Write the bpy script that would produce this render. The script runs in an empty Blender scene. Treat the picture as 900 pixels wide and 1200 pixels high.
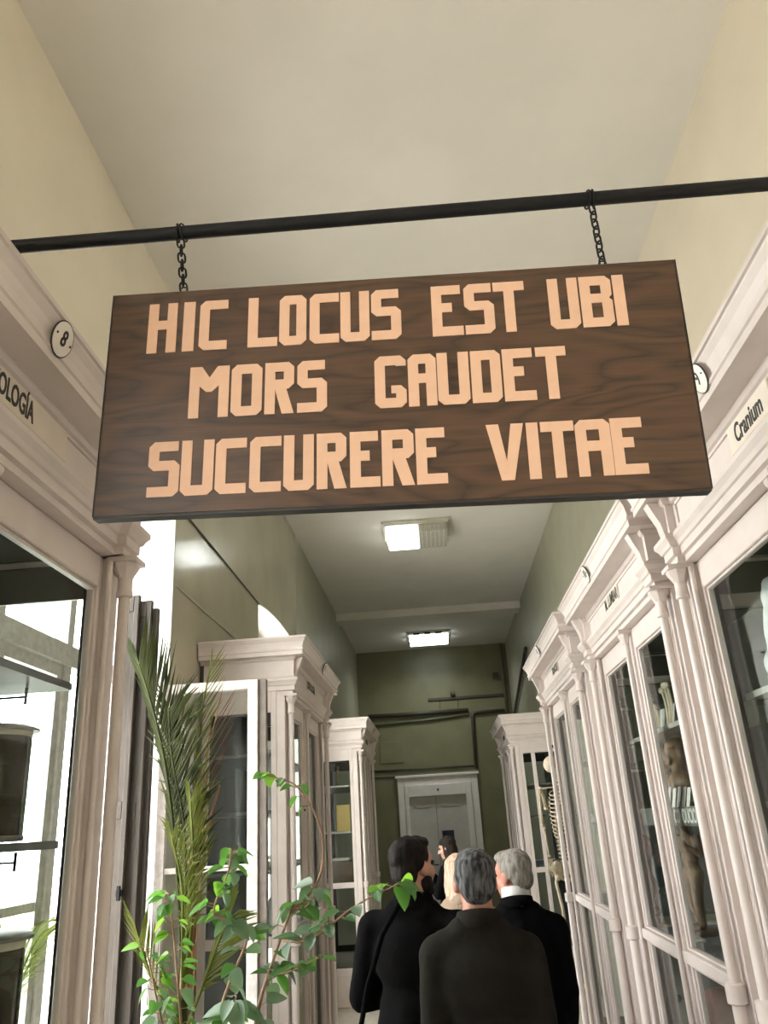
import bpy, bmesh, math, random
import numpy as np
from mathutils import Vector, Matrix, noise
from mathutils.geometry import tessellate_polygon
random.seed(11)
scene = bpy.context.scene
col = scene.collection
PI = math.pi

# ------------------------------------------------------------------ camera, sky, exposure
cam_data = bpy.data.cameras.new('camera')
cam_data.sensor_fit = 'VERTICAL'
cam_data.sensor_height = 36.0
cam_data.lens = 36.0 * 921.0 / 1200.0
cam_data.clip_start = 0.05
cam_data.clip_end = 300
cam = bpy.data.objects.new('camera', cam_data)
col.objects.link(cam)
_f = 921.0
_v = Vector((519 - 450, -(962 - 600), -_f)); _z = Vector((304 - 450, -(-1717 - 600), -_f)).normalized()
_y = (_v - _z * _v.dot(_z)).normalized(); _x = _y.cross(_z)
_m = Matrix((_x, _y, _z)).to_4x4()
_m.translation = Vector((0, 0, 1.85))
cam.matrix_world = _m
scene.camera = cam

world = bpy.data.worlds.new('overcast_sky')
scene.world = world
world.use_nodes = True
bg = world.node_tree.nodes['Background']
bg.inputs[0].default_value = (1.0, 0.985, 0.96, 1)
bg.inputs[1].default_value = 20.0
scene.view_settings.view_transform = 'Standard'
scene.view_settings.look = 'None'
scene.view_settings.exposure = -0.2
scene.view_settings.gamma = 1.0
scene.view_settings.use_curve_mapping = False
scene.cycles.max_bounces = 10
scene.cycles.diffuse_bounces = 6
scene.cycles.transparent_max_bounces = 24

WINDOWS = [(-6.67, -4.52), (-2.03, 0.12), (2.61, 4.76), (7.25, 9.40)]     # openings along the left wall; the first, unseen, is added for more light
for (a, b) in WINDOWS:                                     # the sky's own light, sampled through the openings
    ld = bpy.data.lights.new('window_portal', 'AREA')
    ld.shape = 'RECTANGLE'; ld.size = 3.2; ld.size_y = b - a
    ld.cycles.is_portal = True
    lo = bpy.data.objects.new('window_portal', ld)
    lo.location = (-2.1, (a + b) / 2, 2.4)
    lo.rotation_euler = (0, -PI / 2, 0)
    col.objects.link(lo)

# ------------------------------------------------------------------ materials
def new_mat(name):
    m = bpy.data.materials.new(name); m.use_nodes = True
    return m, m.node_tree.nodes, m.node_tree.links, m.node_tree.nodes['Principled BSDF']

def paint(name, c1, c2=None, rough=0.5, scale=6.0, bump=0.0, bscale=60.0, spec=0.5, stretch=(1, 1, 1), metal=0.0):
    m, n, l, p = new_mat(name)
    p.inputs['Roughness'].default_value = rough
    p.inputs['Specular IOR Level'].default_value = spec
    p.inputs['Metallic'].default_value = metal
    c2 = c2 or tuple(x * 0.86 for x in c1)
    tc = n.new('ShaderNodeTexCoord'); mp = n.new('ShaderNodeMapping'); mp.inputs['Scale'].default_value = stretch
    no = n.new('ShaderNodeTexNoise'); no.inputs['Scale'].default_value = scale; no.inputs['Detail'].default_value = 5
    rp = n.new('ShaderNodeValToRGB')
    rp.color_ramp.elements[0].position = 0.35; rp.color_ramp.elements[0].color = (*c2, 1)
    rp.color_ramp.elements[1].position = 0.65; rp.color_ramp.elements[1].color = (*c1, 1)
    l.new(tc.outputs['Object'], mp.inputs['Vector']); l.new(mp.outputs[0], no.inputs['Vector'])
    l.new(no.outputs['Fac'], rp.inputs[0]); l.new(rp.outputs[0], p.inputs['Base Color'])
    if bump:
        nb = n.new('ShaderNodeTexNoise'); nb.inputs['Scale'].default_value = bscale; nb.inputs['Detail'].default_value = 4
        bp = n.new('ShaderNodeBump'); bp.inputs['Strength'].default_value = bump; bp.inputs['Distance'].default_value = 0.01
        l.new(mp.outputs[0], nb.inputs['Vector']); l.new(nb.outputs['Fac'], bp.inputs['Height']); l.new(bp.outputs[0], p.inputs['Normal'])
    return m

def glass_mat(name, tint=(0.93, 0.96, 0.95), refl=1.0):
    m, n, l, p = new_mat(name); n.remove(p)
    t = n.new('ShaderNodeBsdfTransparent'); t.inputs[0].default_value = (*tint, 1)
    g = n.new('ShaderNodeBsdfGlossy'); g.inputs['Roughness'].default_value = 0.02
    nt = n.new('ShaderNodeTexCoord'); no = n.new('ShaderNodeTexNoise'); no.inputs['Scale'].default_value = 3.0
    bp = n.new('ShaderNodeBump'); bp.inputs['Strength'].default_value = 0.06; bp.inputs['Distance'].default_value = 0.02
    f = n.new('ShaderNodeLayerWeight'); f.inputs[0].default_value = 0.5          # Schlick reflectance of a thin sheet
    pw = n.new('ShaderNodeMath'); pw.operation = 'POWER'; pw.inputs[1].default_value = 5.0
    mu = n.new('ShaderNodeMath'); mu.operation = 'MULTIPLY_ADD'; mu.inputs[1].default_value = 0.6 * refl; mu.inputs[2].default_value = 0.013 * refl; mu.use_clamp = True
    mx = n.new('ShaderNodeMixShader')
    l.new(nt.outputs['Object'], no.inputs['Vector']); l.new(no.outputs['Fac'], bp.inputs['Height']); l.new(bp.outputs[0], g.inputs['Normal'])
    l.new(f.outputs[1], pw.inputs[0]); l.new(pw.outputs[0], mu.inputs[0]); l.new(mu.outputs[0], mx.inputs[0]); l.new(t.outputs[0], mx.inputs[1]); l.new(g.outputs[0], mx.inputs[2])
    l.new(mx.outputs[0], n['Material Output'].inputs[0])
    return m

def emit_mat(name, c, s):
    m, n, l, p = new_mat(name)
    p.inputs['Base Color'].default_value = (0.8, 0.8, 0.8, 1)
    p.inputs['Emission Color'].default_value = (*c, 1); p.inputs['Emission Strength'].default_value = s
    return m

def wood_mat():
    m, n, l, p = new_mat('walnut_veneer')
    p.inputs['Roughness'].default_value = 0.42
    tc = n.new('ShaderNodeTexCoord'); mp = n.new('ShaderNodeMapping'); mp.inputs['Scale'].default_value = (0.75, 1.0, 3.4)
    w = n.new('ShaderNodeTexNoise'); w.inputs['Scale'].default_value = 2.6; w.inputs['Detail'].default_value = 2.0; w.inputs['Distortion'].default_value = 0.35
    ml = n.new('ShaderNodeMath'); ml.operation = 'MULTIPLY'; ml.inputs[1].default_value = 17.0
    fr = n.new('ShaderNodeMath'); fr.operation = 'PINGPONG'; fr.inputs[1].default_value = 1.0
    m2 = n.new('ShaderNodeMapping'); m2.inputs['Scale'].default_value = (3.0, 3.0, 90.0)
    fi = n.new('ShaderNodeTexNoise'); fi.inputs['Scale'].default_value = 1.6; fi.inputs['Detail'].default_value = 6
    ad = n.new('ShaderNodeMath'); ad.operation = 'MULTIPLY_ADD'; ad.inputs[1].default_value = 0.42
    fs = n.new('ShaderNodeMath'); fs.operation = 'MULTIPLY'; fs.inputs[1].default_value = 0.62; l.new(fi.outputs['Fac'], fs.inputs[0])
    pw = n.new('ShaderNodeMath'); pw.operation = 'POWER'; pw.inputs[1].default_value = 0.55; l.new(fr.outputs[0], pw.inputs[0])
    rp = n.new('ShaderNodeValToRGB')
    rp.color_ramp.elements[0].position = 0.25; rp.color_ramp.elements[0].color = (0.032, 0.0165, 0.0088, 1)
    rp.color_ramp.elements[1].position = 1.05; rp.color_ramp.elements[1].color = (0.120, 0.062, 0.032, 1)
    e = rp.color_ramp.elements.new(0.62); e.color = (0.074, 0.038, 0.020, 1)
    l.new(tc.outputs['Object'], mp.inputs[0]); l.new(mp.outputs[0], w.inputs['Vector']); l.new(w.outputs['Fac'], ml.inputs[0]); l.new(ml.outputs[0], fr.inputs[0])
    l.new(tc.outputs['Object'], m2.inputs[0]); l.new(m2.outputs[0], fi.inputs['Vector'])
    l.new(pw.outputs[0], ad.inputs[0]); l.new(fs.outputs[0], ad.inputs[2]); l.new(ad.outputs[0], rp.inputs[0]); l.new(rp.outputs[0], p.inputs['Base Color'])
    return m

M = {}
M['ceiling'] = paint('ceiling_distemper', (0.77, 0.74, 0.695), (0.72, 0.695, 0.65), 0.75, 1.6, 0.05, 30)
M['wall'] = paint('sage_gloss_wall_paint', (0.52, 0.495, 0.385), (0.465, 0.445, 0.345), 0.14, 2.2, 0.10, 9, spec=0.5)
M['wall_upper'] = paint('lightened_upper_wall_distemper', (0.84, 0.79, 0.67), (0.79, 0.74, 0.63), 0.7, 2)  # distemper lightened so the brighter near end sits in the wall colour
M['wall_shade'] = paint('shaded_far_wall_paint', (0.39, 0.38, 0.29), (0.34, 0.335, 0.25), 0.4, 2.5, 0.12, 10)  # light falloff along the corridor put into a darker wall colour
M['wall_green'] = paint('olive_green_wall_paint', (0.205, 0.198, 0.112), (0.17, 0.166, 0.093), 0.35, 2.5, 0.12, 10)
M['wall_right'] = paint('beige_wall_paint', (0.70, 0.63, 0.52), (0.65, 0.585, 0.48), 0.5, 1.8, 0.06, 20)
M['reveal'] = paint('white_reveal_plaster', (0.80, 0.79, 0.76), (0.76, 0.75, 0.71), 0.6, 4)
M['floor'] = paint('worn_pale_stone', (0.50, 0.45, 0.38), (0.42, 0.375, 0.315), 0.35, 14)
M['white'] = paint('old_white_cabinet_paint', (0.68, 0.605, 0.575), (0.64, 0.565, 0.53), 0.42, 9, 0.10, 45)
M['white_worn'] = paint('flaking_white_window_paint', (0.66, 0.62, 0.595), (0.52, 0.475, 0.45), 0.5, 30, 0.25, 60)
M['white_door'] = paint('grey_white_door_paint', (0.86, 0.81, 0.78), (0.80, 0.75, 0.72), 0.45, 8)
M['door_leaf'] = paint('light_grey_door_leaf', (0.60, 0.575, 0.545), (0.55, 0.525, 0.495), 0.45, 8)
M['rebate'] = paint('shaded_rebate_paint', (0.21, 0.18, 0.155), (0.16, 0.135, 0.115), 0.6, 20)  # shade on the white casement's edge, given as a grey-brown colour
M['shutter'] = paint('shaded_grey_brown_shutter', (0.080, 0.066, 0.054), (0.055, 0.045, 0.037), 0.6, 14, 0.15, 40, stretch=(6, 6, 0.5))  # grey-brown wood, darkened evenly to hold the shade of the window reveal
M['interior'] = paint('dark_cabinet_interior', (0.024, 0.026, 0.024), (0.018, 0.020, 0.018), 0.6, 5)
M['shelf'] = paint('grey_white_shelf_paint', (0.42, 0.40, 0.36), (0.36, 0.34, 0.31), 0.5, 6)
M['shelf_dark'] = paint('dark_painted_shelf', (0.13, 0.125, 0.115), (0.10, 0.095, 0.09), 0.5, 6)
M['slate'] = paint('blue_grey_shelf_paint', (0.16, 0.17, 0.19), (0.13, 0.14, 0.155), 0.5, 8)
M['black'] = paint('black_painted_steel', (0.009, 0.009, 0.0095), (0.006, 0.006, 0.0065), 0.55, 20, spec=0.25)
M['ink'] = paint('black_lettering_paint', (0.03, 0.025, 0.022), None, 0.6, 20)
M['enamel'] = paint('cream_enamel', (0.78, 0.73, 0.66), (0.74, 0.68, 0.61), 0.35, 10)
M['plate'] = paint('cream_label_card', (0.72, 0.65, 0.56), (0.67, 0.60, 0.51), 0.6, 14)
M['sign_edge'] = paint('blackened_board_edge', (0.022, 0.019, 0.017), None, 0.5, 20)
M['peach'] = paint('peach_letter_paint', (0.70, 0.44, 0.30), (0.67, 0.415, 0.28), 0.55, 40)
M['wood'] = wood_mat()
M['glass'] = glass_mat('cabinet_glass')
M['window_glass'] = glass_mat('window_glass', (0.95, 0.97, 0.97))
M['bone'] = paint('old_bone', (0.62, 0.53, 0.40), (0.48, 0.39, 0.27), 0.6, 20)
M['plaster'] = paint('white_plaster_cast', (0.80, 0.81, 0.84), (0.72, 0.73, 0.76), 0.5, 12)
M['muscle'] = paint('brown_anatomical_wax', (0.27, 0.165, 0.09), (0.13, 0.07, 0.038), 0.5, 18)
M['flesh'] = paint('reddish_anatomical_wax', (0.30, 0.12, 0.085), (0.20, 0.075, 0.055), 0.45, 14)
M['card'] = paint('white_card', (0.80, 0.78, 0.73), None, 0.7, 10)
M['yellow_card'] = paint('yellow_card', (0.72, 0.53, 0.20), (0.66, 0.47, 0.17), 0.7, 10)
M['lid'] = paint('dull_jar_lid', (0.26, 0.24, 0.21), (0.20, 0.185, 0.165), 0.4, 14)
M['amber'] = paint('brown_preserving_fluid', (0.060, 0.042, 0.024), (0.040, 0.028, 0.017), 0.12, 6)
M['band'] = paint('cream_jar_seal', (0.72, 0.65, 0.50), None, 0.6, 12)
M['banner'] = paint('grey_shelf_banner', (0.15, 0.15, 0.14), None, 0.6, 10)
M['pipe'] = paint('olive_painted_pipe', (0.13, 0.145, 0.085), (0.10, 0.115, 0.066), 0.45, 12)
M['pipe_dark'] = paint('dark_olive_conduit', (0.055, 0.055, 0.036), None, 0.5, 12)
M['cable'] = paint('pale_cable_sheath', (0.62, 0.60, 0.52), None, 0.5, 12)
M['cable_dark'] = paint('dark_cable_sheath', (0.10, 0.10, 0.075), None, 0.5, 12)
M['lamp_lit'] = emit_mat('lit_prismatic_diffuser', (0.93, 1.0, 0.96), 4.6)
M['lamp_body'] = paint('cream_lamp_housing', (0.66, 0.64, 0.55), None, 0.4, 12)
M['lamp_dim'] = paint('unlit_prismatic_diffuser', (0.66, 0.66, 0.60), (0.46, 0.46, 0.41), 0.25, 60, stretch=(6, 0.3, 0.3))
M['palm'] = paint('palm_green', (0.052, 0.062, 0.018), (0.030, 0.038, 0.012), 0.8, 10, spec=0.15)
M['palm_light'] = paint('yellow_green_palm', (0.17, 0.19, 0.036), (0.11, 0.13, 0.026), 0.7, 10, spec=0.2)
M['palm_dry'] = paint('dry_reddish_palm_sheath', (0.34, 0.16, 0.08), (0.25, 0.11, 0.055), 0.6, 12)
M['leaf'] = paint('vine_leaf_green', (0.085, 0.21, 0.050), (0.050, 0.135, 0.038), 0.38, 9)
M['leaf_bright'] = paint('bright_young_leaf', (0.20, 0.42, 0.06), (0.15, 0.34, 0.05), 0.4, 9)
M['leaf_grey'] = paint('grey_green_leaf', (0.20, 0.29, 0.20), (0.14, 0.22, 0.14), 0.35, 9)
M['stem'] = paint('tan_vine_stem', (0.36, 0.22, 0.13), (0.27, 0.16, 0.09), 0.6, 25)
M['terracotta'] = paint('terracotta', (0.38, 0.16, 0.085), None, 0.7, 14)
M['soil'] = paint('potting_soil', (0.05, 0.035, 0.025), None, 0.9, 40)
M['stand'] = paint('dark_wood_stand', (0.11, 0.065, 0.035), None, 0.5, 14)
M['ground'] = paint('garden_ground', (0.60, 0.58, 0.52), None, 0.9, 1)
M['bark'] = paint('grey_bark', (0.24, 0.21, 0.18), None, 0.9, 10)
M['skin'] = paint('skin', (0.52, 0.29, 0.21), (0.47, 0.25, 0.175), 0.5, 20)
M['skin_ruddy'] = paint('ruddy_skin', (0.50, 0.235, 0.165), (0.44, 0.19, 0.13), 0.5, 20)
M['eye'] = paint('dark_eye', (0.03, 0.02, 0.015), None, 0.1, 20)
M['coat_black'] = paint('black_wool', (0.0055, 0.0052, 0.0055), None, 0.95, 30, 0.2, 200, spec=0.04)
M['coat_olive'] = paint('dark_olive_cotton', (0.0215, 0.020, 0.0165), (0.0165, 0.0155, 0.0125), 0.95, 14, 0.25, 140, spec=0.06)
M['suit'] = paint('black_suit_cloth', (0.0060, 0.0058, 0.0066), None, 0.95, 30, 0.2, 200, spec=0.04)
M['trouser'] = paint('dark_trouser_cloth', (0.02, 0.02, 0.022), None, 0.85, 30)
M['jeans'] = paint('grey_blue_jeans', (0.12, 0.14, 0.17), None, 0.85, 40)
M['shirt'] = paint('white_shirt_cloth', (0.74, 0.73, 0.72), None, 0.7, 30)
M['shoe'] = paint('black_shoe_leather', (0.012, 0.011, 0.011), None, 0.35, 20)
M['beige'] = paint('beige_coat_cloth', (0.40, 0.30, 0.22), None, 0.8, 30)

def hair_mat(name, a, b, mid=0.5):
    m, n, l, p = new_mat(name); p.inputs['Roughness'].default_value = 0.65; p.inputs['Specular IOR Level'].default_value = 0.12
    tc = n.new('ShaderNodeTexCoord'); mp = n.new('ShaderNodeMapping'); mp.inputs['Scale'].default_value = (1, 1, 0.18)
    no = n.new('ShaderNodeTexNoise'); no.inputs['Scale'].default_value = 70; no.inputs['Detail'].default_value = 6
    rp = n.new('ShaderNodeValToRGB')
    rp.color_ramp.elements[0].position = mid - 0.13; rp.color_ramp.elements[0].color = (*a, 1)
    rp.color_ramp.elements[1].position = mid + 0.13; rp.color_ramp.elements[1].color = (*b, 1)
    bp = n.new('ShaderNodeBump'); bp.inputs['Strength'].default_value = 0.6; bp.inputs['Distance'].default_value = 0.006
    l.new(tc.outputs['Object'], mp.inputs[0]); l.new(mp.outputs[0], no.inputs['Vector']); l.new(no.outputs['Fac'], rp.inputs[0])
    l.new(rp.outputs[0], p.inputs['Base Color']); l.new(no.outputs['Fac'], bp.inputs['Height']); l.new(bp.outputs[0], p.inputs['Normal'])
    return m
M['hair_black'] = hair_mat('black_hair', (0.006, 0.005, 0.005), (0.018, 0.014, 0.012))
M['hair_grey'] = hair_mat('salt_and_pepper_hair', (0.022, 0.022, 0.024), (0.15, 0.15, 0.155))
M['hair_white'] = hair_mat('pale_grey_hair', (0.17, 0.155, 0.135), (0.34, 0.32, 0.29))
M['hair_blonde'] = hair_mat('pale_blonde_hair', (0.50, 0.31, 0.21), (0.78, 0.58, 0.46))
M['hair_brown'] = hair_mat('dark_brown_hair', (0.012, 0.009, 0.007), (0.03, 0.022, 0.017))

# ------------------------------------------------------------------ building helpers
class MB:
    def __init__(s): s.v = []; s.f = []
    def add(s, vs, fs):
        o = len(s.v); s.v += [tuple(v) for v in vs]; s.f += [tuple(i + o for i in f) for f in fs]; return s
    def box(s, x0, x1, y0, y1, z0, z1):
        return s.add([(x0, y0, z0), (x1, y0, z0), (x1, y1, z0), (x0, y1, z0), (x0, y0, z1), (x1, y0, z1), (x1, y1, z1), (x0, y1, z1)],
                     [(0, 3, 2, 1), (4, 5, 6, 7), (0, 1, 5, 4), (1, 2, 6, 5), (2, 3, 7, 6), (3, 0, 4, 7)])
    def lathe(s, prof, cx=0, cy=0, n=16):
        vs = []; fs = []
        for (r, z) in prof:
            for k in range(n):
                a = 2 * PI * (k + 0.5) / n; vs.append((cx + r * math.cos(a), cy + r * math.sin(a), z))
        for i in range(len(prof) - 1):
            for k in range(n):
                k2 = (k + 1) % n; fs.append((i * n + k, i * n + k2, (i + 1) * n + k2, (i + 1) * n + k))
        fs.append(tuple(range(n - 1, -1, -1))); b = (len(prof) - 1) * n; fs.append(tuple(b + k for k in range(n)))
        return s.add(vs, fs)
    def tube(s, pts, r, n=8, r1=None):
        pts = [Vector(p) for p in pts]; N = len(pts); vs = []; fs = []
        up = None
        for i, p in enumerate(pts):
            d = (pts[min(i + 1, N - 1)] - pts[max(i - 1, 0)]).normalized()
            if up is None:
                up = Vector((0, 0, 1)) if abs(d.z) < 0.9 else Vector((1, 0, 0))
            u = d.cross(up).normalized(); w = u.cross(d).normalized(); up = w
            rr = r if r1 is None else r + (r1 - r) * i / (N - 1)
            for k in range(n):
                a = 2 * PI * k / n; vs.append(p + u * (rr * math.cos(a)) + w * (rr * math.sin(a)))
        for i in range(N - 1):
            for k in range(n):
                k2 = (k + 1) % n; fs.append((i * n + k, i * n + k2, (i + 1) * n + k2, (i + 1) * n + k))
        fs.append(tuple(range(n - 1, -1, -1))); fs.append(tuple((N - 1) * n + k for k in range(n)))
        return s.add(vs, fs)
    def ring(s, pts, r, n=6):                      # closed tube
        pts = [Vector(p) for p in pts]; N = len(pts); vs = []; fs = []
        c = sum(pts, Vector()) / N; nrm = (pts[0] - c).cross(pts[1] - c).normalized()
        for i, p in enumerate(pts):
            d = (pts[(i + 1) % N] - pts[i - 1]).normalized(); u = d.cross(nrm).normalized()
            for k in range(n):
                a = 2 * PI * k / n; vs.append(p + u * (r * math.cos(a)) + nrm * (r * math.sin(a)))
        for i in range(N):
            for k in range(n):
                fs.append((i * n + k, i * n + (k + 1) % n, ((i + 1) % N) * n + (k + 1) % n, ((i + 1) % N) * n + k))
        return s.add(vs, fs)
    def prism(s, loops, d0, d1, axis='y'):         # loops: outer outline and holes in (a, b); extruded from d0 to d1
        def P(a, b, d): return (a, d, b) if axis == 'y' else ((d, a, b) if axis == 'x' else (a, b, d))
        L = [[Vector((a, b, 0)) for a, b in lp] for lp in loops]
        tris = tessellate_polygon(L); flat = [p for lp in L for p in lp]; n = len(flat)
        vs = [P(p.x, p.y, d0) for p in flat] + [P(p.x, p.y, d1) for p in flat]
        fs = [tuple(t) for t in tris] + [tuple(i + n for i in reversed(t)) for t in tris]
        o = 0
        for lp in L:
            k = len(lp)
            for i in range(k):
                j = (i + 1) % k; fs.append((o + i, o + j, n + o + j, n + o + i))
            o += k
        return s.add(vs, fs)
    def sweep(s, path, prof):                      # path: (x, y) polyline, outward is to its right; prof: (outward, z)
        P = [Vector((a, b)) for a, b in path]; N = len(P); vs = []; fs = []; k = len(prof)
        for i in range(N):
            d0 = (P[i] - P[i - 1]).normalized() if i else None
            d1 = (P[i + 1] - P[i]).normalized() if i < N - 1 else None
            n0 = Vector((d0.y, -d0.x)) if d0 else None; n1 = Vector((d1.y, -d1.x)) if d1 else None
            if n0 is None: m = n1
            elif n1 is None: m = n0
            else: m = (n0 + n1) / (1 + n0.dot(n1))
            for (o, z) in prof: vs.append((P[i].x + m.x * o, P[i].y + m.y * o, z))
        for i in range(N - 1):
            for j in range(k - 1):
                fs.append((i * k + j, (i + 1) * k + j, (i + 1) * k + j + 1, i * k + j + 1))
        return s.add(vs, fs)
    def sphere(s, c, r, n=12, m=8):
        if not hasattr(r, '__len__'): r = (r, r, r)
        vs = [(c[0], c[1], c[2] - r[2])]; fs = []
        for i in range(1, m):
            t = -PI / 2 + PI * i / m
            for k in range(n):
                a = 2 * PI * k / n; vs.append((c[0] + r[0] * math.cos(t) * math.cos(a), c[1] + r[1] * math.cos(t) * math.sin(a), c[2] + r[2] * math.sin(t)))
        vs.append((c[0], c[1], c[2] + r[2])); top = len(vs) - 1
        for k in range(n): fs.append((0, 1 + (k + 1) % n, 1 + k))
        for i in range(m - 2):
            for k in range(n):
                a = 1 + i * n + k; b = 1 + i * n + (k + 1) % n; fs.append((a, b, b + n, a + n))
        for k in range(n): fs.append((top, 1 + (m - 2) * n + k, 1 + (m - 2) * n + (k + 1) % n))
        return s.add(vs, fs)
    def mesh(s, name, mat, smooth=False):
        me = bpy.data.meshes.new(name); me.from_pydata(s.v, [], s.f); me.update()
        bm = bmesh.new(); bm.from_mesh(me); bmesh.ops.recalc_face_normals(bm, faces=bm.faces); bm.to_mesh(me); bm.free()
        if mat: me.materials.append(mat)
        if smooth:
            for p in me.polygons: p.use_smooth = True
            if smooth != True: me.set_sharp_from_angle(angle=math.radians(smooth))
        return me
    def build(s, name, mat, parent=None, smooth=False, bevel=0.0):
        o = bpy.data.objects.new(name, s.mesh(name, mat, smooth)); col.objects.link(o)
        if parent: o.parent = parent
        if bevel:
            b = o.modifiers.new('bevel', 'BEVEL'); b.width = bevel; b.segments = 1; b.limit_method = 'ANGLE'
        return o

def tag(o, label=None, cat=None, group=None, kind=None):
    if label: o['label'] = label
    if cat: o['category'] = cat
    if group: o['group'] = group
    if kind: o['kind'] = kind
    return o

def empty(name, label, cat, loc=(0, 0, 0), rz=0.0, group=None):
    o = bpy.data.objects.new(name, None); o.empty_display_size = 0.1; col.objects.link(o)
    o.location = loc; o.rotation_euler = (0, 0, rz)
    return tag(o, label, cat, group)

def inst(src, name, parent, loc=(0, 0, 0), rot=(0, 0, 0), sc=(1, 1, 1), mat=None):
    o = bpy.data.objects.new(name, src); col.objects.link(o); o.parent = parent
    o.location = loc; o.rotation_euler = rot; o.scale = sc
    return o

def text_mesh(body, size, depth, sx=1.0):
    cu = bpy.data.curves.new('lettering', 'FONT'); cu.body = body; cu.size = size; cu.extrude = depth
    cu.align_x = 'CENTER'; cu.align_y = 'CENTER'; cu.resolution_u = 3; cu.offset = size * .018
    o = bpy.data.objects.new('lettering', cu); col.objects.link(o)
    bpy.context.view_layer.update()
    me = bpy.data.meshes.new_from_object(o.evaluated_get(bpy.context.evaluated_depsgraph_get()))
    bpy.data.objects.remove(o); bpy.data.curves.remove(cu)
    for v in me.vertices: v.co.x *= sx
    return me

def text_on(parent, name, body, size, loc, sx=1.0, mat=None, depth=0.0008, rot=(PI / 2, 0, 0)):
    me = text_mesh(body, size, depth, sx); me.materials.clear(); me.materials.append(mat or M['ink'])
    return inst(me, name, parent, loc, rot)

# smooth bodies: many closed pieces fused into one continuous surface
def blob(name, prims, mat, parent=None, voxel=0.012, smooth=4, ripple=0.0, rscale=9.0, cut=None):
    mb = MB()
    for p in prims:
        if p[0] == 'e':
            c, r = p[1], p[2]; t = MB().sphere((0, 0, 0), r, 20, 14)
            R = p[3] if len(p) > 3 else Matrix.Identity(3)
            mb.add([Vector(c) + R @ Vector(v) for v in t.v], t.f)
        else:
            a, b, r0, r1 = Vector(p[1]), Vector(p[2]), p[3], p[4]
            d = b - a; L = max(d.length, 1e-4); q = Vector((0, 0, 1)).rotation_difference(d)
            pr = [(r0 * math.cos(t), -r0 * math.sin(t)) for t in (1.5, 1.1, 0.7, 0.35)] + [(r0, 0), (r1, L)] + [(r1 * math.cos(t), L + r1 * math.sin(t)) for t in (0.35, 0.7, 1.1, 1.5)]
            t = MB().lathe(pr, n=16); fl = p[5] if len(p) > 5 else 1.0
            mb.add([a + q @ Vector(v) for v in t.v], t.f)
    me = mb.mesh(name, mat, True)
    o = bpy.data.objects.new(name, me); col.objects.link(o)
    m = o.modifiers.new('r', 'REMESH'); m.mode = 'VOXEL'; m.voxel_size = voxel; m.use_smooth_shade = True
    s = o.modifiers.new('s', 'SMOOTH'); s.factor = 0.5; s.iterations = smooth
    bpy.context.view_layer.update()
    out = bpy.data.meshes.new_from_object(o.evaluated_get(bpy.context.evaluated_depsgraph_get()))
    o.modifiers.clear(); o.data = out; bpy.data.meshes.remove(me)
    if not out.materials: out.materials.append(mat)
    if cut:
        bm = bmesh.new(); bm.from_mesh(out)
        bmesh.ops.delete(bm, geom=[v for v in bm.verts if cut(v.co)], context='VERTS'); bm.to_mesh(out); bm.free()
    if ripple:
        for v in out.vertices:
            q = Vector((v.co.x * rscale, v.co.y * rscale, v.co.z * rscale * 0.55))
            v.co += v.normal * (ripple * (noise.noise(q) + 0.5 * noise.noise(q * 2.3)))
    for p in out.polygons: p.use_smooth = True
    if parent: o.parent = parent
    return o

# ------------------------------------------------------------------ the setting
WL, WR, YF, YB, ZC = -1.60, 1.65, 17.1, -8.2, 5.36
THICK = 0.48
MB().box(-2.1, WR + 0.2, YB - 0.2, YF + 0.2, -0.12, 0).build('floor', M['floor'])['kind'] = 'structure'
MB().box(-2.1, WR + 0.2, YB - 0.2, YF + 0.2, ZC, ZC + 0.15).build('ceiling', M['ceiling'])['kind'] = 'structure'
MB().box(WR, WR + 0.2, YB, 6.2, 0, ZC).build('wall_right', M['wall_right'])['kind'] = 'structure'
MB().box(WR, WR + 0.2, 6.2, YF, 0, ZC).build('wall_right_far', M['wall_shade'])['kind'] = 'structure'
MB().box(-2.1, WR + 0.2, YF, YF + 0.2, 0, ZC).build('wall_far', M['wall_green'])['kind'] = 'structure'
MB().box(-2.1, WR + 0.2, YB - 0.2, YB, 0, ZC).build('wall_near', M['wall_right'])['kind'] = 'structure'
MB().box(WL, WR, 13.55, 13.95, ZC - 0.13, ZC).build('trim_1', M['ceiling'])['kind'] = 'structure'

SILL, SPRING, CROWN = 0.78, 3.89, 3.97
wl = MB(); edges = [YB] + [e for w in WINDOWS for e in w] + [YF]
LINE = 3.905                                               # glossy paint below this line; distemper above, its colour lightened to carry near light
wu = MB()
for i in range(0, len(edges) - 2, 2):
    if edges[i] > 4: wl.box(WL - THICK, WL, edges[i], edges[i + 1], 0, ZC); continue
    wl.box(WL - THICK, WL, edges[i], edges[i + 1], 0, LINE); wu.box(WL - THICK, WL, edges[i], edges[i + 1], LINE, ZC)
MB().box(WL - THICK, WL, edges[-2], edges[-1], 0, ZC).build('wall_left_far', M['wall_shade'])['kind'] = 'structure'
for (a, b) in WINDOWS:
    wl.box(WL - THICK, WL, a, b, 0, SILL)
    arch = [(a + (b - a) * t, SPRING + (CROWN - SPRING) * math.sin(PI * t) ** 0.75) for t in [k / 16 for k in range(17)]]
    (wu if a < 5 else wl).prism([[(a, ZC), (a, SPRING)] + arch[1:-1] + [(b, SPRING), (b, ZC)]], WL - THICK, WL, 'x')
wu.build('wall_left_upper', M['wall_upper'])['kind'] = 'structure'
wall_left = wl.build('wall_left', M['wall']); wall_left['kind'] = 'structure'
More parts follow.
